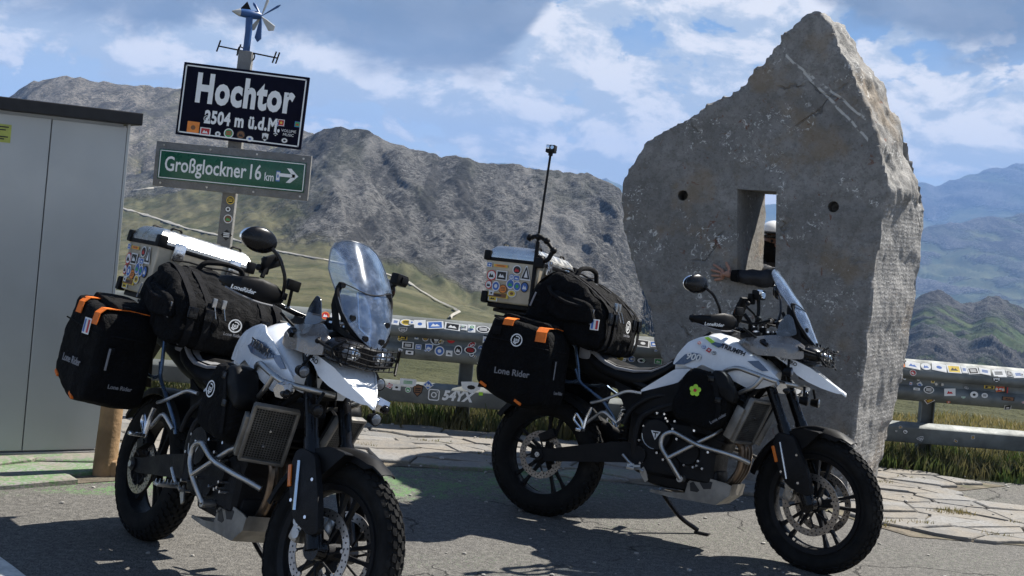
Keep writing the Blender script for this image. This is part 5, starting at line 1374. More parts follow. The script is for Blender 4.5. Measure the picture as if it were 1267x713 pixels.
    def engine():
        bm = BM(); add_box(bm, (.80, 0, .50), (.46, .30, .32), .05, seg=3); add_box(bm, (.98, 0, .66), (.22, .30, .26), .04, Matrix.Rotation(.3, 3, 'Y')); add_box(bm, (.62, 0, .60), (.22, .27, .24), .05)
        add_box(bm, (.85, 0, .36), (.40, .24, .14), .04); add_box(bm, (1.0, 0, .80), (.30, .26, .12), .04); add_box(bm, (.75, 0, .80), (.40, .22, .16), .05)
        for s in (-1, 1):
            add_cyl(bm, (.70, s * .14, .565), (.70, s * .195, .565), .088, .080, n=28); add_cyl(bm, (.88, s * .14, .50), (.88, s * .175, .50), .07, .064, n=24); add_cyl(bm, (.60, s * .13, .44), (.60, s * .17, .44), .05, n=20)
            add_cyl(bm, (.80, s * .14, .42), (.80, s * .165, .42), .045, n=20)
        for i in range(5): add_box(bm, (1.0 + i * .018, 0, .60 + i * .03), (.16, .315, .010), .003, Matrix.Rotation(.3, 3, 'Y'))
        return bm
    en = P('engine', engine, 'matte', key='engine')
    def ebolts():
        bm = BM()
        for s in (-1, 1):
            for x, z in ((.692, .68), (.733, .681), (.745, .66), (.756, .646), (.796, .652), (.893, .694), (.625, .60), (.634, .40), (.879, .431), (.93, .429), (.948, .44), (.953, .465), (.98, .43), (.65, .36), (.61, .52), (.79, .61), (.82, .56), (.86, .57), (.92, .55), (.91, .62), (.72, .47), (.76, .44), (1.0, .52)):
                add_cyl(bm, (x, s * .15, z), (x, s * .198, z), .0065, n=8)
        return bm
    P('engine_bolts', ebolts, 'bright', en, key='ebolts', kind='stuff')
    def tri(s):
        bm = BM(); y = s * .197
        A = [bm.verts.new((x, y, z)) for x, z in ((.675, .583), (.725, .583), (.70, .538))]; bm.faces.new(A); return bm
    for s in (-1, 1): 
        o_ = P('cover_emblem', (lambda s=s: prism([(.672, .584), (.728, .584), (.70, .536)], s * .195, s * .199)), 'letter', en, key='emb%d' % s, smooth=0)
        P('cover_emblem', (lambda s=s: prism([(.682, .579), (.718, .579), (.712, .572), (.703, .572), (.703, .548), (.697, .548), (.697, .572), (.688, .572)], s * .199, s * .2005)), 'stickb', en, key='emc%d' % s, smooth=0)
        P('cover_ring', (lambda s=s: add_tube(BM(), [(.70 + .078 * math.cos(a), s * .194, .565 + .078 * math.sin(a)) for a in np.linspace(PI * 1.02, PI * 1.5, 9)], .003, 6, 0)), 'steel', en, key='cring%d' % s)
    def headers():
        bm = BM()
        for y in (-.07, 0, .07): add_tube(bm, [(1.08, y, .62), (1.15, y, .58), (1.155, y * .9, .45), (1.08, y * .7, .34), (.85, y * .4, .29)], .021, 10, .06)
        return bm
    P('exhaust_headers', headers, 'header', key='headers')
    P('silencer', lambda: add_loft(BM(), [[Vector(p) + Vector((0, .05, 0)) for p in sec(x, z, .05, .065, 18, 2.6, .15)] for x, z in ((.42, .46), (.30, .50), (.05, .60), (-.10, .66))]), 'black', key='silencer')
    def hoses():
        bm = BM()
        for s in (-1, 1):
            add_tube(bm, [(1.18, s * .16, .80), (1.08, s * .18, .84), (1.02, s * .18, .74), (1.03, s * .17, .62), (.95, s * .17, .58)], .013, 8, .05)
            add_tube(bm, [(1.12, s * .14, .98), (1.09, s * .19, .86), (1.11, s * .19, .74), (1.16, s * .17, .62)], .008, 7, .05)
            add_tube(bm, [(1.2, s * .05, 1.15), (1.22, s * .12, 1.02), (1.22, s * .16, .9)], .007, 7, .05)
            add_tube(bm, [(1.10, s * .18, 1.20), (1.18, s * .14, 1.15), (1.26, s * .06, 1.10), (1.32, s * .07, .98)], .006, 7, .05)
        return bm
    P('hoses', hoses, 'black', key='hoses', kind='stuff')
    def swing():
        bm = BM()
        for s in (-1, 1):
            add_loft(bm, [[Vector((x, s * y, z)) + Vector((0, a * .018, b * h)) for a, b in ((-1, -1), (1, -1), (1, 1), (-1, 1))] for x, y, z, h in ((-.05, .105, .34, .025), (.05, .105, .345, .035), (.30, .11, .40, .05), (.56, .09, .45, .06))])
            add_cyl(bm, (0, s * .08, .34), (0, s * .135, .34), .03, n=16)
        add_box(bm, (.42, 0, .43), (.08, .2, .1), .02)
        return bm
    sw = P('swing_arm', swing, 'matte', key='swing')
    P('axle_nut', lambda: add_cyl(add_cyl(BM(), (0, -.135, .34), (0, -.147, .34), .016, n=6), (-.03, -.122, .34), (.02, -.122, .34), .009, n=6), 'bright', sw, key='axnut')
    P('rear_caliper', lambda: add_cyl(add_box(BM(), (.035, -.11, .455), (.10, .045, .05), .01, Matrix.Rotation(-.5, 3, 'Y')), (.06, -.132, .46), (.06, -.140, .46), .012, n=10), 'matte', sw, key='rcal')
    P('shock', lambda: add_cyl(add_tube(BM(), [(.46 + .035 * math.cos(t), .035 * math.sin(t), .45 + .25 * t / 50) for t in np.arange(0, 50, .45)], .007, 6, 0), (.46, 0, .40), (.46, 0, .78), .018, n=10), 'matte', key='shock')
    def hug():
        bm = BM(); rings = []
        for i in range(18):
            a = math.radians(40 + 110 * i / 17); ring = []
            for yy, dr in ((-1, -.03), (-.9, 0), (0, .008), (.9, 0), (1, -.03), (.95, -.034), (0, 0), (-.95, -.034)): ring.append(Vector((.0 + (.372 + dr) * math.cos(a), yy * .085, .34 + (.372 + dr) * math.sin(a))))
            rings.append(ring)
        return add_loft(bm, rings)
    P('rear_fender', hug, 'black', key='hug')
    P('tail', lambda: add_loft(BM(), [sec(x, z, w_, h, 20, 3) for x, z, w_, h in ((-.38, 1.0, .08, .035), (-.30, .99, .11, .06), (0, .95, .13, .08), (.25, .88, .14, .08), (.5, .83, .12, .08))]), 'black', key='tail')
    P('tail_light', lambda: box((-.385, 0, 1.0), (.02, .10, .035), .006), 'redlens', key='tlight')
    P('number_plate_holder', lambda: add_loft(BM(), [[Vector((x, y, z)) for y, z in ((-w_, z0), (w_, z0), (w_, z0 + .012), (-w_, z0 + .012))] for x, z0, w_ in ((-.30, .93, .03), (-.44, .80, .05), (-.47, .66, .09))]), 'black', key='plate')
    # ---- side panels between seat and wheel, chain of dark covers
    def midcover(s): return panel(rounded([(.40, .82), (.56, .775), (.78, .86), (.86, .92), (.98, .93), (1.10, .87), (1.05, .78), (.85, .73), (.62, .66), (.50, .66)], .02), lambda x, z: s * (.150 + .02 * math.sin((x - .4) * 4)), .01)
    sides('side_cover', midcover, 'black', 'midc')
    # ---- seat
    def seat():
        bm = BM(); top = ((.17, .93), (.22, .985), (.26, .972), (.32, .93), (.40, .905), (.50, .902), (.60, .918), (.68, .965), (.735, 1.03)); bot = ((.17, .87), (.22, .86), (.32, .83), (.50, .79), (.56, .80), (.66, .875), (.735, .93))
        T = lambda x: np.interp(x, [a for a, b in top], [b for a, b in top]); B_ = lambda x: np.interp(x, [a for a, b in bot], [b for a, b in bot])
        rings = []
        for x in np.linspace(.17, .735, 22):
            t, b = float(T(x)), float(B_(x)); hw = float(np.interp(x, [.17, .25, .4, .55, .735], [.12, .15, .155, .14, .085])); rings.append(sec(x, (t + b) / 2, hw, (t - b) / 2, 30, 3.2, wtop=.90))
        add_loft(bm, rings); return bm
    se = P('seat', seat, 'black', key='seat')
    def pad():
        bm = BM(); rings = []
        for x in np.linspace(.22, .70, 18):
            t = float(np.interp(x, [.17, .22, .26, .32, .40, .50, .60, .68, .735], [.93, .985, .972, .93, .905, .902, .918, .965, 1.03])); hw = float(np.interp(x, [.17, .25, .4, .55, .735], [.10, .125, .13, .115, .065]))
            rings.append([Vector((x, -hw, t - .002)), Vector((x, -hw * .6, t + .008)), Vector((x, 0, t + .009)), Vector((x, hw * .6, t + .008)), Vector((x, hw, t - .002)), Vector((x, 0, t - .02))])
        return add_loft(bm, rings)
    P('seat_pad', pad, 'sunlitseat' if which == 'L' else 'grey', se)  # sunlit colour on the left bike, shaded colour on the right
    def pipe(s):
        pts = []
        for x in np.linspace(.20, .70, 16):
            t = float(np.interp(x, [.17, .22, .26, .32, .40, .50, .60, .68, .735], [.93, .985, .972, .93, .905, .902, .918, .965, 1.03])); hw = float(np.interp(x, [.17, .25, .4, .55, .735], [.105, .134, .139, .124, .072])); pts.append((x, s * (hw + .004), t - .016))
        return add_tube(BM(), pts, .006, 7, 0, rfun=lambda k: 2.5 - 1.9 * k)
    for s in (-1, 1): P('seat_piping', (lambda s=s: pipe(s)), 'greycloth', se, key='pipe%d' % s)
    P('seat_hinge', lambda: add_box(BM(), (.20, -.115, .955), (.075, .07, .085), .02), 'greycloth', se, key='shinge')
    # ---- white bodywork
    wo = [(.725, .955), (.745, 1.01), (.80, 1.088), (.85, 1.118), (.90, 1.136), (.955, 1.132), (1.013, 1.105), (1.10, 1.082), (1.178, 1.048), (1.28, .99), (1.335, .948), (1.30, .922), (1.222, .890), (1.16, .884), (1.08, .915), (1.015, .943), (.90, .975), (.86, .945), (.80, .955)]
    def core():
        bm = BM(); rings = []
        for x in np.linspace(.74, 1.30, 22):
            t = float(np.interp(x, [.73, .80, .85, .90, .962, 1.02, 1.10, 1.2, 1.30], [.99, 1.085, 1.13, 1.160, 1.170, 1.15, 1.12, 1.08, 1.0])); b = .90
            hw = tank_y(x, 1.0) - .012; n = 30; ring = []
            for q in sec(x, (t + b) / 2, 1, (t - b) / 2, n, 2.6):
                yy = min(tank_y(x, q.z) - .010, hw); ring.append(Vector((x, q.y * yy, q.z)))
            rings.append(ring)
        return add_loft(bm, rings)
    tk = P('fuel_tank', core, 'white', key='core')
    P('fuel_cap', lambda: add_cyl(BM(), (.98, 0, 1.165), (.975, 0, 1.185), .045, n=24), 'matte', tk, key='fcap')
    P('tank_pad', lambda: box((.84, 0, 1.125), (.12, .10, .012), .004, Matrix.Rotation(-.65, 3, 'Y')), 'black', tk, key='tpad')
    tp = sides('tank_panel', lambda s: panel(rounded(wo, .012, 2), lambda x, z: s * tank_y(x, z), .006, 3), 'white', 'tpan')
    for s, pn in zip((-1, 1), tp):
        yf = lambda x, z: s * (tank_y(x, z) + .0032)
        P('blue_graphic', (lambda s=s: panel([(1.150, 1.026), (1.209, 1.036), (1.268, .990), (1.235, .984), (1.195, 1.0)], lambda x, z: s * (tank_y(x, z) + .0065), .002, 2)), 'bluegrey', pn, key='gr1%d' % s)
        if which == 'R': P('blue_graphic', (lambda s=s: panel([(.738, .955), (.796, 1.017), (.84, 1.032), (.885, 1.030), (.895, 1.008), (.845, .988), (.80, .962)], lambda x, z: s * (tank_y(x, z) + .0065), .002, 2)), 'bluegrey', pn, key='gr2%d' % s)
        if which == 'R': P('blue_graphic', (lambda s=s: panel([(.932, 1.092), (.955, 1.105), (1.0, 1.100), (1.005, 1.09), (.981, 1.076)], lambda x, z: s * (tank_y(x, z) + .0065), .002, 2)), 'bluegrey', pn, key='gr3%d' % s)
        if which == 'L': P('blue_graphic', (lambda s=s: panel([(.915, 1.035), (.98, 1.072), (1.06, 1.066), (1.15, 1.040), (1.19, 1.024), (1.085, 1.0), (.968, 1.010)], lambda x, z: s * (tank_y(x, z) + .0075), .002, 2)), 'bluegrey', pn, key='gr4%d' % s)
        def onpanel(x, z, dx, dz, off=.0085):
            p = Vector((x, s * (tank_y(x, z) + off), z)); e = .02
            tx = Vector((1, s * (tank_y(x + e, z) - tank_y(x - e, z)) / (2 * e), 0)); tz = Vector((0, s * (tank_y(x, z + e) - tank_y(x, z - e)) / (2 * e), 1))
            r = (tx * dx + tz * dz).normalized() * (1 if s < 0 else -1); n_ = (tx.cross(tz) * -1 if s > 0 else tx.cross(tz)).normalized()
            n_ = n_ if n_.y * s > 0 else -n_
            return basis(p, r, n_.cross(r))
        text('lettering', 'TRIUMPH', .046 if which == 'L' else .034, M['letterblack'], pn, onpanel(*((1.055, 1.042, 1, -.17) if which == 'L' else (1.068, 1.074, 1, -.22)), .017), 1.0, .0014)
        if which == 'R': text('lettering', '900', .052, M['letter'], pn, onpanel(.845, 1.008, 1, -.05), 1.1, .0012, shear=.2)
    for sgn in (-1,):
        if which == 'R':
            pn = tp[0]
            for x, z, cs in ((.866, 1.088, ('stickw', 'stickr', 'stickw')), (.897, 1.070, ('sticku', 'stickw', 'sticku')), (.930, 1.056, ('stickr', 'stickr', 'stickw')), (.962, 1.045, ('stickb', 'stickw', 'stickb'))):
                s = -1; p = Vector((x, -(tank_y(x, z) + .004), z)); sticker(pn, basis(p, (1, -.1, -.4), (0, .55, 1)), 'rect' if x == .930 else 'round', .024, .024, cs)
            P('lime_stripe', (lambda: panel([(.885, 1.122), (.905, 1.130), (.98, 1.092), (.965, 1.078)], lambda x, z: -(tank_y(x, z) + .0045), .002, 1)), 'lime', pn)
    sides('white_side_panel', lambda s: panel(rounded([(.565, .788), (.585, .770), (.776, .862), (.838, .945), (.745, .928), (.66, .862)], .008, 2), lambda x, z: s * (.158 + .02 * (x - .56)), .008), 'white', 'wsp')
    # bronze fairing sides
    bz = [(1.06, 1.128), (1.10, 1.152), (1.16, 1.165), (1.235, 1.182), (1.335, 1.196), (1.375, 1.178), (1.43, 1.145), (1.43, 1.078), (1.36, 1.066), (1.295, 1.072), (1.20, 1.066), (1.132, 1.086)]
    fp = sides('fairing_panel', lambda s: panel(rounded(bz, .012, 2), lambda x, z: s * (float(np.interp(x, [1.05, 1.15, 1.3, 1.43], [.10, .172, .188, .150])) - .9 * max(0, z - 1.13)), .008, 3), 'bronze', 'fair')
    for s, pn in zip((-1, 1), fp): P('knob', (lambda s=s: add_tube(BM(), [(1.215, s * .16, 1.145), (1.205, s * .185, 1.14), (1.24, s * .19, 1.125)], .012, 9, .01)), 'gloss', pn, key='fknob%d' % s)
    P('cockpit', lambda: add_loft(BM(), [sec(x, z, w_, h, 20, 3) for x, z, w_, h in ((1.10, 1.10, .10, .03), (1.2, 1.10, .135, .05), (1.32, 1.12, .145, .06), (1.40, 1.13, .135, .055))]), 'black', key='cockpit')
    # beak
    def beakside(s): return panel(rounded([(1.268, 1.078), (1.31, 1.083), (1.39, 1.064), (1.461, 1.040), (1.55, .985), (1.638, .932), (1.60, .927), (1.525, .942), (1.455, .965), (1.40, .992), (1.36, 1.03), (1.33, 1.045)], .008, 2), lambda x, z: s * float(np.interp(x, [1.27, 1.40, 1.47, 1.56, 1.64], [.150, .125, .100, .058, .006])), .008, 3)
    bk_ = sides('beak_side', beakside, 'white', 'beaks')
    for s, pn in zip((-1, 1), bk_): text('lettering', 'GT PRO', .026, M['letterblack'], pn, basis((1.355, s * .150, 1.056), (s * -1., s * -s * .25 * -1 if False else .25, .35 * s) if False else ((1, .19, -.32) if s < 0 else (-1, .19, .32)), (0, 0, 1)), 1, .0008)
    P('beak_top', lambda: add_loft(BM(), [[Vector((x, y, z + dz)) for y, dz in ((-w_, -.004), (0, .006), (w_, -.004), (w_, -.014), (0, -.008), (-w_, -.014))] for x, z, w_ in ((1.375, 1.070, .126), (1.435, 1.050, .112), (1.47, 1.034, .100), (1.50, 1.014, .086), (1.56, .978, .056), (1.60, .955, .034), (1.642, .930, .005))]), 'white', key='beaktop')
    # headlight unit
    hl = P('headlight', lambda: add_loft(BM(), [sec(x, z, w_, h, 24, 2.6) for x, z, w_, h in ((1.36, 1.11, .13, .05), (1.44, 1.11, .155, .058), (1.49, 1.105, .152, .050), (1.515, 1.10, .135, .036))]), 'gloss', key='hlhouse')
    for s in (-1, 1):
        P('lamp', (lambda s=s: add_sphere(BM(), (1.495, s * .075, 1.105), 1, (.032, .058, .034), 20, 12)), 'lens', hl, key='lamp%d' % s)
        P('reflector_bowl', (lambda s=s: add_sphere(BM(), (1.515, s * .065, 1.108), .020)), 'chrome', hl, key='bowl%d' % s)
    def grille():
        bm = BM()
        for z in (1.145, 1.125, 1.105, 1.085, 1.066): add_tube(bm, [(1.50, -.15, z), (1.548, -.11, z), (1.555, 0, z - .012), (1.548, .11, z), (1.50, .15, z)], .0028, 6, .02)
        for y in np.linspace(-.135, .135, 10): add_tube(bm, [(1.555 - abs(y) * .2, y, 1.150), (1.558 - abs(y) * .2, y, 1.06)], .0025, 6, 0)
        for s in (-1, 1): add_tube(bm, [(1.548, -.13 * s, 1.155), (1.50, -.165 * s, 1.11), (1.548, -.13 * s, 1.055)], .005, 7, .02); add_tube(bm, [(1.50, s * .155, 1.11), (1.42, s * .17, 1.125), (1.40, s * .16, 1.14)], .006, 7, .02); add_sphere(bm, (1.415, s * .175, 1.128), .011)
        return bm
    P('headlight_grille', grille, 'black', key='grille')
    # screen
    prof = [(1.492, 1.135, .022), (1.470, 1.165, .062), (1.448, 1.205, .098), (1.425, 1.25, .120), (1.40, 1.30, .134), (1.372, 1.345, .145), (1.345, 1.38, .151), (1.318, 1.41, .152), (1.285, 1.45, .142), (1.25, 1.49, .128), (1.222, 1.52, .105), (1.205, 1.538, .070), (1.198, 1.545, .035)]
    def screen():
        bm = BM(); n = 16; G = []
        for x, z, w_ in prof: G.append([bm.verts.new((x - 2.3 * (w_ * t) ** 2, w_ * t, z)) for t in np.linspace(-1, 1, n + 1)])
        for a, b in zip(G, G[1:]):
            for k in range(n): bm.faces.new((a[k], a[k + 1], b[k + 1], b[k]))
        bmesh.ops.recalc_face_normals(bm, faces=bm.faces); bmesh.ops.solidify(bm, geom=list(bm.faces), thickness=.004); return bm
    sc_ = P('wind_screen', screen, 'screen', key='screen', smooth=60, M_=SCM)
    def rimt():
        e = [(x - 2.3 * w_ ** 2, -w_, z) for x, z, w_ in prof] + [(x - 2.3 * w_ ** 2, w_, z) for x, z, w_ in prof[::-1]]
        bm = BM(); add_tube(bm, e + [e[0]], .0028, 6, 0); return bm
    P('screen_edge', rimt, 'lens', sc_, key='srim')
    def sbolts():
        bm = BM()
        for s in (-1, 1):
            for x, z, y in ((1.365, 1.355, .115), (1.43, 1.235, .085), (1.47, 1.165, .04)): add_cyl(bm, (x - 2.3 * y * y - .012, s * y, z), (x - 2.3 * y * y + .010, s * y, z), .012, n=12)
        return bm
    P('screen_bolts', sbolts, 'gloss', sc_, key='sbolts', kind='stuff')
    P('screen_join', lambda: add_tube(BM(), [(1.372 - 2.3 * (.132 * t) ** 2 + .004, .132 * t, 1.352 - .012 * math.cos(t * 3)) for t in np.linspace(-1, 1, 13)], .0025, 6, 0), 'black', sc_, key='sjoin')
    def sframe():
        bm = BM()
        for s in (-1, 1):
            add_tube(bm, [(1.46, s * .03, 1.14), (1.42, s * .09, 1.19), (1.37, s * .125, 1.26), (1.335, s * .135, 1.33), (1.33, s * .12, 1.36)], .011, 8, .04)
            add_loft(bm, [[Vector((x, s * y, z)) + Vector((a * .02, 0, b * .012)) for a, b in ((-1, -1), (1, -1), (1, 1), (-1, 1))] for x, y, z in ((1.44, .06, 1.14), (1.38, .125, 1.18), (1.33, .13, 1.28), (1.325, .12, 1.34))])
        add_box(bm, (1.40, 0, 1.16), (.06, .16, .03), .01); return bm
    P('screen_frame', sframe, 'black', key='sframe', M_=SCM)
    sides('wind_deflector', lambda s: panel(rounded([(1.275, 1.18), (1.285, 1.25), (1.318, 1.305), (1.35, 1.29), (1.385, 1.20), (1.34, 1.185)], .015, 2), lambda x, z: s * (.165 + .10 * (1.33 - x)), .004), 'screendark', 'defl')
    ds_ = P('display', lambda: add_box(BM(), (1.30, 0, 1.265), (.02, .15, .12), .006, Matrix.Rotation(-.5, 3, 'Y')), 'black', key='disp', M_=SCM)
    P('display_frame', lambda: add_tube(BM(), [(1.365, -.055, 1.335), (1.365, .055, 1.335), (1.415, .045, 1.20), (1.425, 0, 1.175), (1.415, -.045, 1.20), (1.365, -.055, 1.335)], .006, 7, .008), 'bright', ds_, key='dframe')
    P('display_back', lambda: add_box(BM(), (1.372, 0, 1.262), (.010, .088, .12), .003, Matrix.Rotation(-.36, 3, 'Y')), 'lens', ds_, key='dback')
    # aux lamps
    def aux(c):
        bm = BM(); c = Vector(c); add_cyl(bm, c, c + Vector((-.04, 0, 0)), .027, .019, n=18); add_tube(bm, [c + Vector((-.02, 0, .02)), c + Vector((-.03, -c.y * .2, .07))], .007, 7, 0); return bm
    for i, c in enumerate(((1.385, -.185, 1.0), (1.385, .185, 1.0), (1.475, -.14, .865), (1.475, .14, .865))):
        a_ = P('fog_lamp', (lambda c=c: aux(c)), 'black', key='aux%d' % i)
        P('lamp_glass', (lambda c=c: add_sphere(BM(), Vector(c) + Vector((.002, 0, 0)), 1, (.006, .022, .022), 16, 10)), 'lens' if i != 2 else 'gloss', a_, key='auxg%d' % i)
    # ---- protection bars
    def lowbar(s):
        bm = BM(); add_tube(bm, [(1.215, s * .15, .50), (1.17, s * .19, .518), (1.10, s * .225, .532), (.955, s * .245, .548), (.808, s * .24, .600), (.752, s * .24, .57), (.750, s * .24, .51), (.802, s * .24, .452), (.868, s * .20, .357)], .0125, 12, .045)
        add_tube(bm, [(.800, s * .24, .456), (1.02, s * .21, .615), (1.05, s * .17, .65)], .0115, 12, .03); add_cyl(bm, (.868, s * .14, .357), (.868, s * .205, .357), .018, n=12)
        return bm
    sides('lower_crash_bar', lowbar, 'steel', 'lowbar')
    def upbar(s):
        bm = BM(); add_tube(bm, [(.99, s * .15, .935), (1.05, s * .205, .965), (1.107, s * .225, .985), (1.217, s * .235, .962), (1.326, s * .225, .938), (1.40, s * .15, .935), (1.43, s * .05, .93)], .0125, 12, .05)
        add_tube(bm, [(1.25, s * .235, .955), (1.213, s * .235, .895), (1.11, s * .20, .845), (1.06, s * .15, .83)], .0115, 12, .04); return bm
    sides('upper_crash_bar', upbar, 'steel', 'upbar')
    for s in (-1, 1):
        sl_ = P('bar_slider', (lambda s=s: add_cyl(add_cyl(BM(), (1.345, s * .22, .918), (1.365, s * .262, .908), .034, .030, n=6), (1.34, s * .20, .922), (1.345, s * .22, .918), .024, n=12)), 'bright', key='slid%d' % s)
        P('slider_lamp', (lambda s=s: add_cyl(add_sphere(BM(), (1.384, s * .240, .902), .016), (1.36, s * .240, .905), (1.388, s * .240, .901), .020, .019, n=16)), 'gloss', sl_, key='slamp%d' % s)
    # radiators
    def rad_m(s):
        c = Vector((1.205, s * .165, .715)); up = Vector((.10, 0, .235)).normalized(); rt = Vector((.05 * -1 * s * -1, 1, 0)); rt = Vector((-.35 * s, 1, 0)); return basis(c, rt, up)
    for s in (-1, 1):
        rd = P('radiator', lambda: box((0, 0, -.018), (.175, .235, .034), .006), 'raddark', M_=rad_m(s), key='radi')
        def rf():
            bm = BM()
            for sx in (-1, 1): add_box(bm, (sx * .088, 0, 0), (.014, .245, .03), .003)
            for sy in (-1, 1): add_box(bm, (0, sy * .121, 0), (.182, .014, .03), .003)
            add_box(bm, (-.10 if s < 0 else .10, -.03, -.03), (.02, .18, .05), .004); return bm
        P('radiator_frame', rf, 'skidm', rd, key='radf%d' % s)
        def mesh_():
            bm = BM()
            for i in range(22): add_box(bm, (0, -.110 + i * .0105, .003), (.166, .0035, .003))
            for i in range(15): add_box(bm, (-.080 + i * .0114, 0, .0045), (.0035, .23, .003))
            return bm
        P('radiator_guard', mesh_, 'rad', rd, key='radm', smooth=0, kind='stuff')
        P('guard_screws', lambda: add_cyl(add_cyl(BM(), (0, .02, .004), (0, .02, .010), .005, n=8), (-.01, -.05, .004), (-.01, -.05, .010), .005, n=8), 'bright', rd, key='rads', kind='stuff')
    # skid plate
    def skid():
        bm = BM(); th = .004
        prof_ = [(.69, .255), (.80, .248), (1.06, .252), (1.128, .312), (1.135, .365)]
        add_loft(bm, [[Vector((x, -.13, z)), Vector((x, .13, z)), Vector((x, .13, z + .008)), Vector((x, -.13, z + .008))] for x, z in prof_])
        for s in (-1, 1):
            add_prism(bm, [(.69, .255), (.80, .248), (1.06, .252), (1.128, .312), (1.135, .365), (1.10, .374), (1.0, .384), (.93, .370), (.898, .348), (.885, .285), (.80, .272), (.69, .268)], s * .13, s * .137)
            for poly in ([(.915, .300), (.908, .340), (.925, .352), (.965, .312), (.955, .300)], [(.985, .322), (.955, .358), (1.0, .370), (1.03, .366), (1.025, .330)]): add_prism(bm, poly, s * .1345, s * .1385, mi=1)
            add_box(bm, (1.085, s * .12, .312), (.012, .03, .05)); add_cyl(bm, (.90, s * .13, .335), (.90, s * .142, .335), .006, n=8)
        return bm
    P('skid_plate', skid, ['skidm', 'stickb'], key='skid')
    # ---- pegs, stand, rack
    def pegb(s):
        bm = BM(); y = s * .235
        add_tube(bm, [(.585, s * .19, .772), (.503, s * .20, .773), (.382, y, .70), (.315, y, .678)], .0085, 9, .03)
        add_tube(bm, [(.472, s * .21, .591), (.395, y, .647), (.30, y, .560)], .0095, 9, .03); return bm
    sides('passenger_peg_bracket', pegb, 'steel', 'pegb')
    def peg(s):
        bm = BM(); y = s * .25
        add_tube(bm, [(.305, y, .520), (.27, y, .545), (.235, y, .575), (.245, y, .612), (.29, y, .565), (.305, y, .52)], .008, 8, .015); add_tube(bm, [(.30, y, .52), (.31, y, .60), (.33, y, .655)], .011, 8, .02)
        add_box(bm, (.30, s * .29, .525), (.032, .075, .018), .006); return bm
    sides('passenger_peg', peg, 'bright', 'ppeg')
    def fpeg(s):
        bm = BM(); add_box(bm, (.62, s * .25, .372), (.045, .11, .016), .004)
        for i in range(6):
            for k in (-1, 1): add_cyl(bm, (.62 + k * .018, s * (.205 + i * .018), .378), (.62 + k * .018, s * (.205 + i * .018), .392), .005, .002, n=6)
        add_prism(bm, [(.635, .36), (.655, .385), (.675, .36), (.69, .32), (.675, .305), (.65, .335)], s * .185, s * .193)
        add_tube(bm, [(.66, s * .2, .36), (.58, s * .2, .39), (.53, s * .2, .43)], .008, 8, .02)
        return bm
    sides('foot_peg', fpeg, 'steel', 'fpeg')
    P('kickstand', lambda: add_box(add_tube(BM(), [(.66, .13, .26), (.70, .17, .20), (.77, .22, .115), (.86, .29, .060)], .013, 10, .05), (.885, .30, .048), (.085, .05, .010), .004), 'gloss', key='kick')
    def rack(s):
        bm = BM(); y = s * .205
        add_tube(bm, [(.215, y, .79), (.155, y, .77), (-.25, y, .78), (-.27, y, .98), (.16, y, .99), (.20, y, .86), (.215, y, .79)], .009, 9, .03)
        add_tube(bm, [(.185, y, .85), (.22, y, .78), (.38, s * .22, .70), (.45, s * .20, .62), (.47, s * .19, .57)], .009, 9, .03); return bm
    sides('luggage_rack', rack, 'blued', 'rack')
    P('top_rack', lambda: add_box(add_box(BM(), (-.25, 0, 1.09), (.34, .24, .015), .005), (-.28, 0, 1.125), (.28, .30, .02), .006), 'matte', key='track')
    P('top_rack_struts', lambda: [add_tube(b_, [(.05 - i * .25, s * .1, .98), (-.12 - i * .18, s * .1, 1.09)], .01, 8, 0) for b_ in [BM()] for s in (-1, 1) for i in (0, 1)][-1], 'matte', key='trs')
    return root
def lug(name, Mx, label, cat, group=None): return tag(empty(name, Mx), label, cat, group)

def logo_ring(parent, M4, r, mat='letter', key='logo'):
    def mk():
        bm = BM()
        def ann(r0, r1, a0=0, a1=2 * PI, n=24, c=(0, 0)):
            A = [(c[0] + r0 * math.cos(a0 + (a1 - a0) * i / n), c[1] + r0 * math.sin(a0 + (a1 - a0) * i / n)) for i in range(n + 1)]; B = [(c[0] + r1 * math.cos(a0 + (a1 - a0) * i / n), c[1] + r1 * math.sin(a0 + (a1 - a0) * i / n)) for i in range(n + 1)]
            a = [bm.verts.new((x, y, .001)) for x, y in A]; b = [bm.verts.new((x, y, .001)) for x, y in B]
            for i in range(n): bm.faces.new((a[i], a[i + 1], b[i + 1], b[i]))
        ann(.82 * r, r); ann(.30 * r, .46 * r, 2.4, 6.9); ann(.08 * r, .2 * r)
        ann(.5 * r, .66 * r, .4, 1.9, 8); ann(.5 * r, .66 * r, 3.6, 4.7, 8)
        return bm
    return obj('round_logo', mk, M[mat], parent, M4, key='%s%.3f' % (key, r), smooth=0)

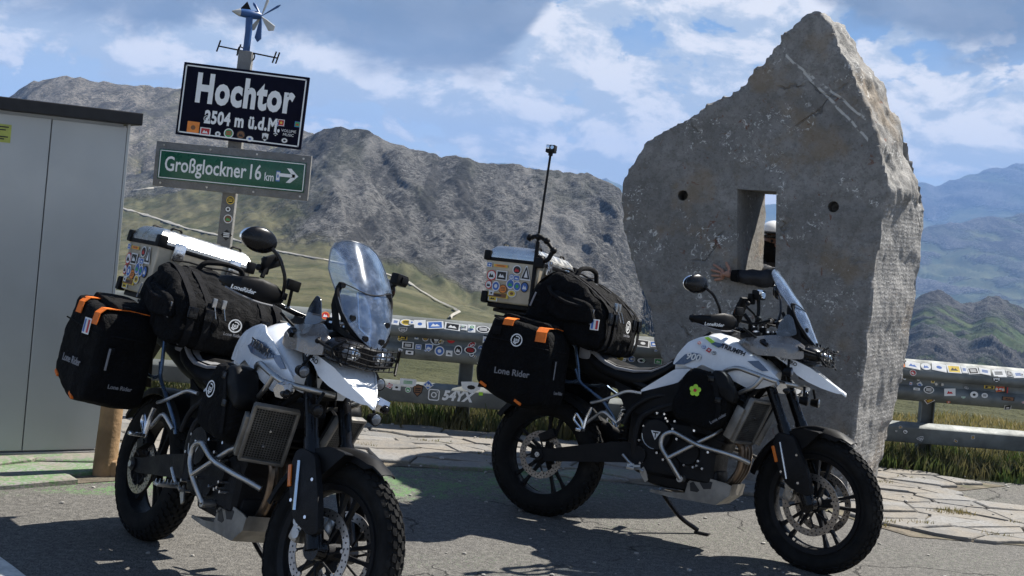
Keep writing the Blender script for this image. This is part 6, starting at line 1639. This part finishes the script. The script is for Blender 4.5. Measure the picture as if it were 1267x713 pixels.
PO = [(-.235, 1.078), (-.13, 1.070), (.0, 1.052), (.125, 1.030), (.150, .95), (.152, .70), (.135, .620), (.10, .606), (-.03, .594), (-.13, .62), (-.24, .668), (-.285, .712), (-.298, .76), (-.275, .90)]
def make_pannier(Mx, s, label, which):
    root = lug('pannier_bag', Mx, label, 'pannier', 'black soft panniers with orange straps')
    body = obj('bag', (lambda: softprism(PO, s * .505, s * .225, end=.035, bulge=.010, wr=.007, seed=2)), M['fabric'], root, key='pan%d' % s, smooth=60)
    yo = s * .521
    for i, x in enumerate((-.125, .085)):
        zt = np.interp(x, [-.235, 0, .125], [1.078, 1.052, 1.030]) + .010
        if i == 0 and which == 'R': pts = [(x, yo - s * .0, zt - .045), (x, s * .508, zt - .012), (x, s * .47, zt), (x, s * .38, zt + .006), (x, s * .25, zt)]
        else: pts = [(x, yo + s * .001, zt - .085), (x, s * .516, zt - .03), (x, s * .49, zt - .004), (x, s * .38, zt + .006), (x, s * .25, zt)]
        obj('orange_strap', (lambda: ribbon(pts, (.031, 0, 0), -.004 * s)), M['orange'], root)
        bk = box((x, s * .395, zt + .012), (.085, .03, .012), .004); obj('buckle', bk, M['black'], root)
    for x, z, r_ in ((-.225, .690, .5), (.0, .622, .2)):
        obj('orange_tab', (lambda: box((x, s * .506, z), (.045, .016, .016), .003, Matrix.Rotation(.45, 3, 'Y'))), M['orange'], root)
    bm = BM()
    for x, z in ((-.27, .93), (-.293, .80), (.157, .86)): add_box(bm, (x, s * .44, z), (.022, .03, .028), .005)
    obj('side_clips', bm, M['black'], root, kind='stuff')
    obj('lid_seam', (lambda: add_tube(BM(), [(-.262, s * .512, .955), (-.1, s * .521, .945), (.13, s * .512, .925), (.158, s * .42, .925), (.156, s * .30, .925)], .004, 6, .02)), M['webbing'], root, key='seam%d' % s)
    obj('roll_top', (lambda: softprism([(-.215, 1.082), (-.19, 1.106), (.09, 1.068), (.12, 1.045), (.10, 1.02), (-.2, 1.05)], s * .44, s * .27, n=40, end=.02, bulge=.006, wr=.004, seed=5)), M['fabric'], root, key='roll%d' % s, smooth=60)
    bx = basis((-.055, yo + s * .002, .955), (1, 0, 0) if s < 0 else (-1, 0, 0), (0, 0, 1))
    if which == 'R': logo_ring(root, bx, .036)
    text('lettering', 'Lone Rider', .048, M['letterdim'], root, basis((-.055, yo + s * .0035, .775), (1, 0, 0) if s < 0 else (-1, 0, 0), (0, 0, 1)), 1, .0008)
    text('lettering', 'Lone Rider', .026, M['letterdim'], root, basis((.1665, s * .36, .70), (0, 1, 0), (0, 0, 1)), 1, .0006)
    obj('reflective_strip', (lambda: box((.167, s * .45, .82), (.003, .010, .10), .001)), M['letterdim'], root, key='rstr%d' % s)
    if which == 'R': obj('clip_patch', (lambda: add_box(box((-.185, yo, .995), (.05, .006, .045), .004), (-.185, yo - .005, .995), (.026, .004, .012), mi=0)), M['webbing'], root)
    else: flag(root, basis((.02, yo + s * .002, .945), (1, 0, 0) if s < 0 else (-1, 0, 0), (0, 0, 1)), .075, .075)
    return root
def flag(root, M4, w, h):
    f = obj('flag_patch', box((0, 0, 0), (w, h, .003), .001), M['letter'], root, M4)
    for i, c in enumerate(('sticku', 'stickw', 'stickr')): obj('flag_stripe', box((-w * .27 + i * w * .27, 0, .0022), (w * .26, h * .8, .0012)), M[c], f, smooth=0)
    return f

DO = [(-.125, 1.075), (-.11, 1.20), (-.06, 1.310), (.04, 1.38), (.12, 1.365), (.235, 1.305), (.345, 1.225), (.385, 1.17), (.385, 1.04), (.36, .965), (.28, .965), (.15, 1.01), (.0, 1.045)]
def make_duffel(Mx, label, which):
    Mx = Mx @ (Matrix.Translation((-.03, 0, .005)) if which == 'R' else Matrix.Translation((.055, 0, .115)) @ Matrix.Diagonal((.95, .97, .865, 1)))
    root = lug('duffel_bag', Mx, label, 'duffel bag', 'black duffel bags strapped across the seats')
    obj('bag', (lambda: softprism(DO, -.285, .27, n=110, end=.05, bulge=.02, wr=.017, seed=7, sc=7.5, steps=26)), M['fabric'], root, key='duf', smooth=60)
    # top flap and seams
    def along(y, r=.006, k0=0, k1=1.):
        O = resample(rounded(DO, .035, 3), 60); c = sum(O, Vector((0, 0))) / 60; return [Vector((c.x + (p.x - c.x) * 1.025, y, c.y + (p.y - c.y) * 1.025)) for p in O]
    for y in (-.235, -.15, .15, .235):
        O = along(y); pts = [O[i % 60] for i in range(1, 46)]
        obj('webbing_strap', (lambda: ribbon(pts, (0, .018, 0), .004)), M['webbing'], root)
        obj('strap_buckle', box((.394, y, 1.15), (.016, .05, .06), .005), M['gloss'], root)
    obj('carry_handle', (lambda: add_tube(BM(), [(.10, -.12, 1.375), (.11, -.10, 1.42), (.13, 0, 1.44), (.13, .10, 1.425), (.13, .12, 1.37)], .014, 8, .05)), M['webbing'], root, key='dh')
    obj('end_handle', (lambda: add_tube(BM(), [(.02, -.305, 1.28), (.06, -.335, 1.24), (.16, -.345, 1.2), (.24, -.335, 1.19), (.28, -.30, 1.2)], .011, 8, .04)), M['webbing'], root, key='deh')
    obj('end_pocket', (lambda: softprism([(.06, 1.27), (.30, 1.21), (.34, 1.10), (.10, 1.10), (.02, 1.16)], -.33, -.28, n=48, end=.015, bulge=.008, wr=.004, seed=3)), M['fabric'], root, key='dep', smooth=60)
    obj('zip', (lambda: add_tube(BM(), [(.06, y, 1.40 + .004 * math.sin(y * 30)) for y in np.linspace(-.24, .24, 12)], .006, 6, 0)), M['webbing'], root, key='dz')
    obj('reflective_strip', (lambda: box((-.06, -.318, 1.20), (.010, .004, .085), .001, Matrix.Rotation(.3, 3, 'Y'))), M['letterdim'], root, key='drs')
    obj('reflective_strip', (lambda: box((.31, -.312, 1.14), (.010, .004, .085), .001, Matrix.Rotation(.15, 3, 'Y'))), M['letterdim'], root, key='drs2')
    if which == 'R':
        flag(root, basis((.335, -.316, 1.10), (1, 0, 0), (0, 0, 1)), .05, .06)
        fr = Vector((.445, 0, 1.12))
    # side that faces forward: logo, clips
    logo_ring(root, basis((.421, -.02, 1.125), (0, 1, 0), (0, 0, 1)), .036)
    text('lettering', 'Lone Rider', .022, M['letterdim'], root, basis((.419, -.02, 1.075), (0, 1, 0), (0, 0, 1)), 1, .0005)
    bm = BM()
    for y in (-.13, -.08): add_box(bm, (.375, y, 1.22), (.02, .022, .05), .004); add_tube(bm, [(.39, y, 1.20), (.41, y + .01, 1.14)], .003, 5, 0)
    obj('metal_clips', bm, M['steel'], root, kind='stuff')
    return root

def make_case(Mx, label, which):
    if which == 'L': Mx = Mx @ Matrix.Translation((.03, 0, -.045)) @ Matrix.Translation((0, 0, 1.3)) @ Matrix.Rotation(-.06, 4, 'X') @ Matrix.Translation((0, 0, -1.3))
    root = lug('top_case', Mx, label, 'top case', 'aluminium top cases')
    def shell():
        bm = BM(); B_ = [(-.445, -.215), (-.135, -.215), (-.135, .265), (-.445, .265)]; T = [(-.470, -.235), (-.115, -.235), (-.115, .285), (-.470, .285)]
        b = [bm.verts.new((x, y, 1.165)) for x, y in B_]; t = [bm.verts.new((x, y, 1.415)) for x, y in T]; bm.faces.new(b[::-1]); bm.faces.new(t)
        for i in range(4): j = (i + 1) % 4; bm.faces.new((b[i], b[j], t[j], t[i]))
        bmesh.ops.bevel(bm, geom=list(bm.edges), offset=.012, segments=3, affect='EDGES', profile=.6); return bm
    ca = obj('case_body', shell, M['alutan'], root, key='case')
    def lid():
        bm = BM(); L0 = [(-.474, -.239), (-.111, -.239), (-.111, .289), (-.474, .289)]; lv = [(1.418, 0), (1.445, 0), (1.492, .045), (1.502, .07)]
        R_ = []
        for z, i in lv:
            q = [(L0[0][0] + i, L0[0][1] + i * .55), (L0[1][0] - i, L0[1][1] + i * .55), (L0[2][0] - i, L0[2][1] - i * .55), (L0[3][0] + i, L0[3][1] - i * .55)]; R_.append([bm.verts.new((x, y, z)) for x, y in q])
        bm.faces.new(R_[0][::-1]); bm.faces.new(R_[-1])
        for a, b in zip(R_, R_[1:]):
            for k in range(4): j = (k + 1) % 4; bm.faces.new((a[k], a[j], b[j], b[k]))
        bmesh.ops.bevel(bm, geom=list(bm.edges), offset=.004, segments=2, affect='EDGES'); return bm
    ld = obj('lid', lid, M['alu'], root, key='lid')
    obj('lid_gasket', box((-.2925, .025, 1.4155), (.372, .536, .020), .003), M['black'], root)
    for x in (-.46, -.125):
        for y in (-.225, .275):
            obj('corner_cap', (lambda: box((x, y, 1.435), (.045, .05, .06), .010)), M['black'], root, key='cc%g%g' % (x, y))
            obj('corner_cap', (lambda: box((x + (.012 if x < -.3 else -.012), y - (.008 if y > 0 else -.008), 1.19), (.04, .045, .07), .012)), M['black'], root, key='cd%g%g' % (x, y))
    obj('case_base', box((-.29, .025, 1.153), (.30, .44, .03), .006), M['black'], root)
    for y in (-.13, .18):
        obj('latch', (lambda: add_box(box((-.105, y, 1.405), (.014, .06, .085), .003), (-.099, y, 1.40), (.012, .035, .03), .003)), M['bright'], root)
    bm = BM()
    for x, y in ((-.18, -.14), (-.18, .20), (-.40, -.14), (-.40, .20)): add_tube(bm, [(x, y - .03, 1.502), (x, y - .02, 1.515), (x, y + .02, 1.515), (x, y + .03, 1.502)], .006, 6, .008)
    obj('lid_eyelets', bm, M['black'], root, kind='stuff')
    # stickers on the right side, laid out like the photo (x along the bike, z up)
    def q(u, v):     # u 0..1 rear to front, v 0..1 bottom to top
        z = 1.185 + .215 * v; y = -.2175 - .020 * v; x = -.455 + .30 * u; return Vector((x, y - .0035, z))
    W5 = ('stickw', 'sticku', 'stickw'); spec = [(.05, .90, 'rect', .034, .028, ('stickw', 'sticku', 'stickw')), (.12, .62, 'round', .062, .062, ('stickr', 'stickw', 'stickb')), (.34, .64, 'rect', .072, .056, ('stickw', 'stickb', 'stickw')), (.66, .84, 'round', .058, .055, ('stickw', 'stickb', 'stickr')),
        (.86, .78, 'tri', .068, .085, ('stickw', 'stickb', 'stickw')), (.08, .36, 'round', .044, .052, ('stickr', 'stickw', 'stickb')), (.24, .34, 'round', .052, .060, W5), (.40, .28, 'round', .056, .054, ('stickn', 'sticko', 'stickn')), (.55, .44, 'round', .054, .060, ('stickw', 'sticku', 'stickg')), (.70, .40, 'round', .052, .058, ('stickw', 'sticku', 'stickg')),
        (.86, .40, 'round', .050, .062, ('stickb', 'sticku', 'stickw')), (.60, .19, 'round', .058, .044, ('stickw', 'sticky', 'stickn')), (.56, .63, 'round', .034, .034, ('sticku', 'stickw', 'sticku')), (.67, .62, 'rect', .038, .030, ('stickw', 'sticku', 'stickw')), (.30, .10, 'rect', .14, .028, ('sticky', 'stickn', 'stickb')), (.16, .14, 'rect', .035, .030, ('stickw', 'stickw', 'stickb')), (.30, .90, 'rect', .09, .016, ('sticky', 'sticko', 'stickn')), (.20, .0, 'rect', .06, .03, ('stickw', 'sticky', 'stickb'))]
    for u, v, sh, w_, h_, cs in spec:
        sticker(ca, basis(q(u, v), (1, 0, 0), (0, -.08, 1)), sh, w_, h_, cs)
    for y, z in ((.10, 1.33), (.02, 1.27), (.12, 1.22)): sticker(ca, basis((-.121, y, z), (0, 1, 0), (0, 0, 1)), 'round', .05, .05, W5)
    return root

def make_tankbag(Mx, s, label, which):
    root = lug('crash_bar_bag', Mx, label, 'bag', 'black soft bags hung on the crash bars')
    O = [(.805, .82), (.83, .89), (.875, .950), (.98, .93), (1.085, .86), (1.105, .78), (1.105, .71), (1.06, .655), (1.0, .635), (.90, .655), (.82, .67), (.79, .73)]
    obj('bag', (lambda: softprism(O, s * .285, s * .175, n=64, end=.035, bulge=.016, wr=.007, seed=11)), M['fabric'], root, key='tb%d' % s, smooth=60)
    obj('roll_flap', (lambda: softprism([(1.0, .96), (1.06, .95), (1.14, .84), (1.13, .78), (1.05, .82), (.98, .90)], s * .30, s * .20, n=40, end=.02, bulge=.008, wr=.006, seed=4)), M['black'], root, key='tf%d' % s, smooth=60)
    obj('strap', (lambda: ribbon([(.98, s * .302, .94), (1.03, s * .31, .86), (1.06, s * .305, .76), (1.05, s * .29, .68)], (.012, 0, .003), -.004 * s)), M['webbing'], root)
    [obj('strap_buckle', box((x, s * .308, z), (.033, .012, .03), .004), M['gloss'], root) for x, z in ((1.0, .905), (1.05, .80))]
    bx = basis((.90, s * .3035, .832), (1, 0, 0) if s < 0 else (-1, 0, 0), (0, 0, 1))
    if which == 'L': logo_ring(root, bx, .036)
    elif s < 0:
        def flower():
            bm = BM()
            for i in range(5):
                a = 2 * PI * i / 5 + .3; add_cyl(bm, (.019 * math.cos(a), .019 * math.sin(a), 0), (.019 * math.cos(a), .019 * math.sin(a), .0015 + i * .0002), .0135, n=14)
            add_cyl(bm, (0, 0, 0), (0, 0, .004), .009, n=12, mi=1); return bm
        obj('flower_sticker', flower, [M['lime'], M['stickr']], root, bx @ Matrix.Translation((.02, 0, 0)))
        text('lettering', 'Lone Rider', .022, M['letterdim'], root, basis((1.06, -.2985, .705), (1, 0, .75), (-.75, 0, 1)), 1, .0005)
    return root

def make_pole(Mx):
    root = lug('camera_pole', Mx, 'tall thin black pole with a small action camera clamped to a top case', 'camera pole')
    obj('pole', tube([(-.135, -.25, 1.16), (-.148, -.25, 1.55), (-.15, -.25, 2.06)], .0075, 8, 0), M['black'], root)
    obj('lower_tube', tube([(-.133, -.25, 1.16), (-.146, -.25, 1.54)], .012, 10, 0), M['black'], root)
    def cl():
        bm = BM(); add_tube(bm, [(-.20, -.25, 1.56), (-.14, -.255, 1.575), (-.09, -.25, 1.55), (-.045, -.24, 1.50), (-.07, -.24, 1.44), (-.11, -.24, 1.43)], .014, 9, .02)
        for c in ((-.145, -.25, 1.57), (-.045, -.24, 1.50), (-.09, -.25, 1.55), (-.11, -.245, 1.44), (-.20, -.25, 1.56)): add_sphere(bm, c, .021)
        add_box(bm, (-.12, -.245, 1.42), (.06, .04, .06), .01); return bm
    obj('clamp_arm', cl, M['black'], root)
    cb = obj('action_camera', add_box(add_box(BM(), (-.15, -.25, 2.092), (.058, .036, .046), .005), (-.15, -.25, 2.062), (.022, .02, .022), .003), M['matte'], root)
    obj('lens', add_cyl(add_box(BM(), (-.165, -.27, 2.10), (.022, .004, .022), .002), (-.135, -.268, 2.098), (-.135, -.276, 2.098), .011, n=14), M['chrome'], cb)
make_bike(BR, -.2716, 'white and black touring motorcycle on its kickstand, in front of the standing stone', 'R')
make_bike(BL, .20, 'white and black touring motorcycle facing the camera, in front of the grey cabinet', 'L')
make_pannier(BR, -1, 'black soft pannier with round white logo on the near side of the right motorcycle', 'R')
make_pannier(BR, 1, 'black soft pannier on the far side of the right motorcycle', 'R')
make_pannier(BL, -1, 'black soft pannier with French flag patch and orange straps, on the left motorcycle', 'L')
make_pannier(BL, 1, 'black soft pannier on the far side of the left motorcycle', 'L')
make_duffel(BR, 'black duffel bag with flag patch strapped across the seat of the right motorcycle', 'R')
make_duffel(BL, 'black duffel bag with white round logo across the seat of the left motorcycle', 'L')
make_case(BR, 'sticker-covered aluminium top case under the camera pole on the right motorcycle', 'R')
make_case(BL, 'aluminium top case with sunlit shining lid on the left motorcycle', 'L')
make_tankbag(BR, -1, 'black bag with green flower sticker on the near side of the right motorcycle', 'R')
make_tankbag(BR, 1, 'black bag on the far side of the right motorcycle', 'R')
make_tankbag(BL, -1, 'black bag with round white logo below the tank of the left motorcycle', 'L')
make_tankbag(BL, 1, 'black bag on the far side of the left motorcycle beside its headlight', 'L')
make_pole(BR)


# ------------------------------------------------------------------ haze
hb = BM(); add_box(hb, (0, 9300, 250), (40000, 21000, 2200))
hm = bpy.data.materials.new('haze'); hm.use_nodes = True; hm.node_tree.nodes.remove(hm.node_tree.nodes['Principled BSDF'])
pvn = hm.node_tree.nodes.new('ShaderNodeVolumePrincipled'); pvn.inputs['Density'].default_value = 5.5e-5; pvn.inputs['Color'].default_value = (.26, .47, .90, 1); pvn.inputs['Anisotropy'].default_value = .0
hm.node_tree.links.new(pvn.outputs[0], hm.node_tree.nodes['Material Output'].inputs['Volume'])
tag(obj('haze', hb, hm, smooth=0), kind='stuff')
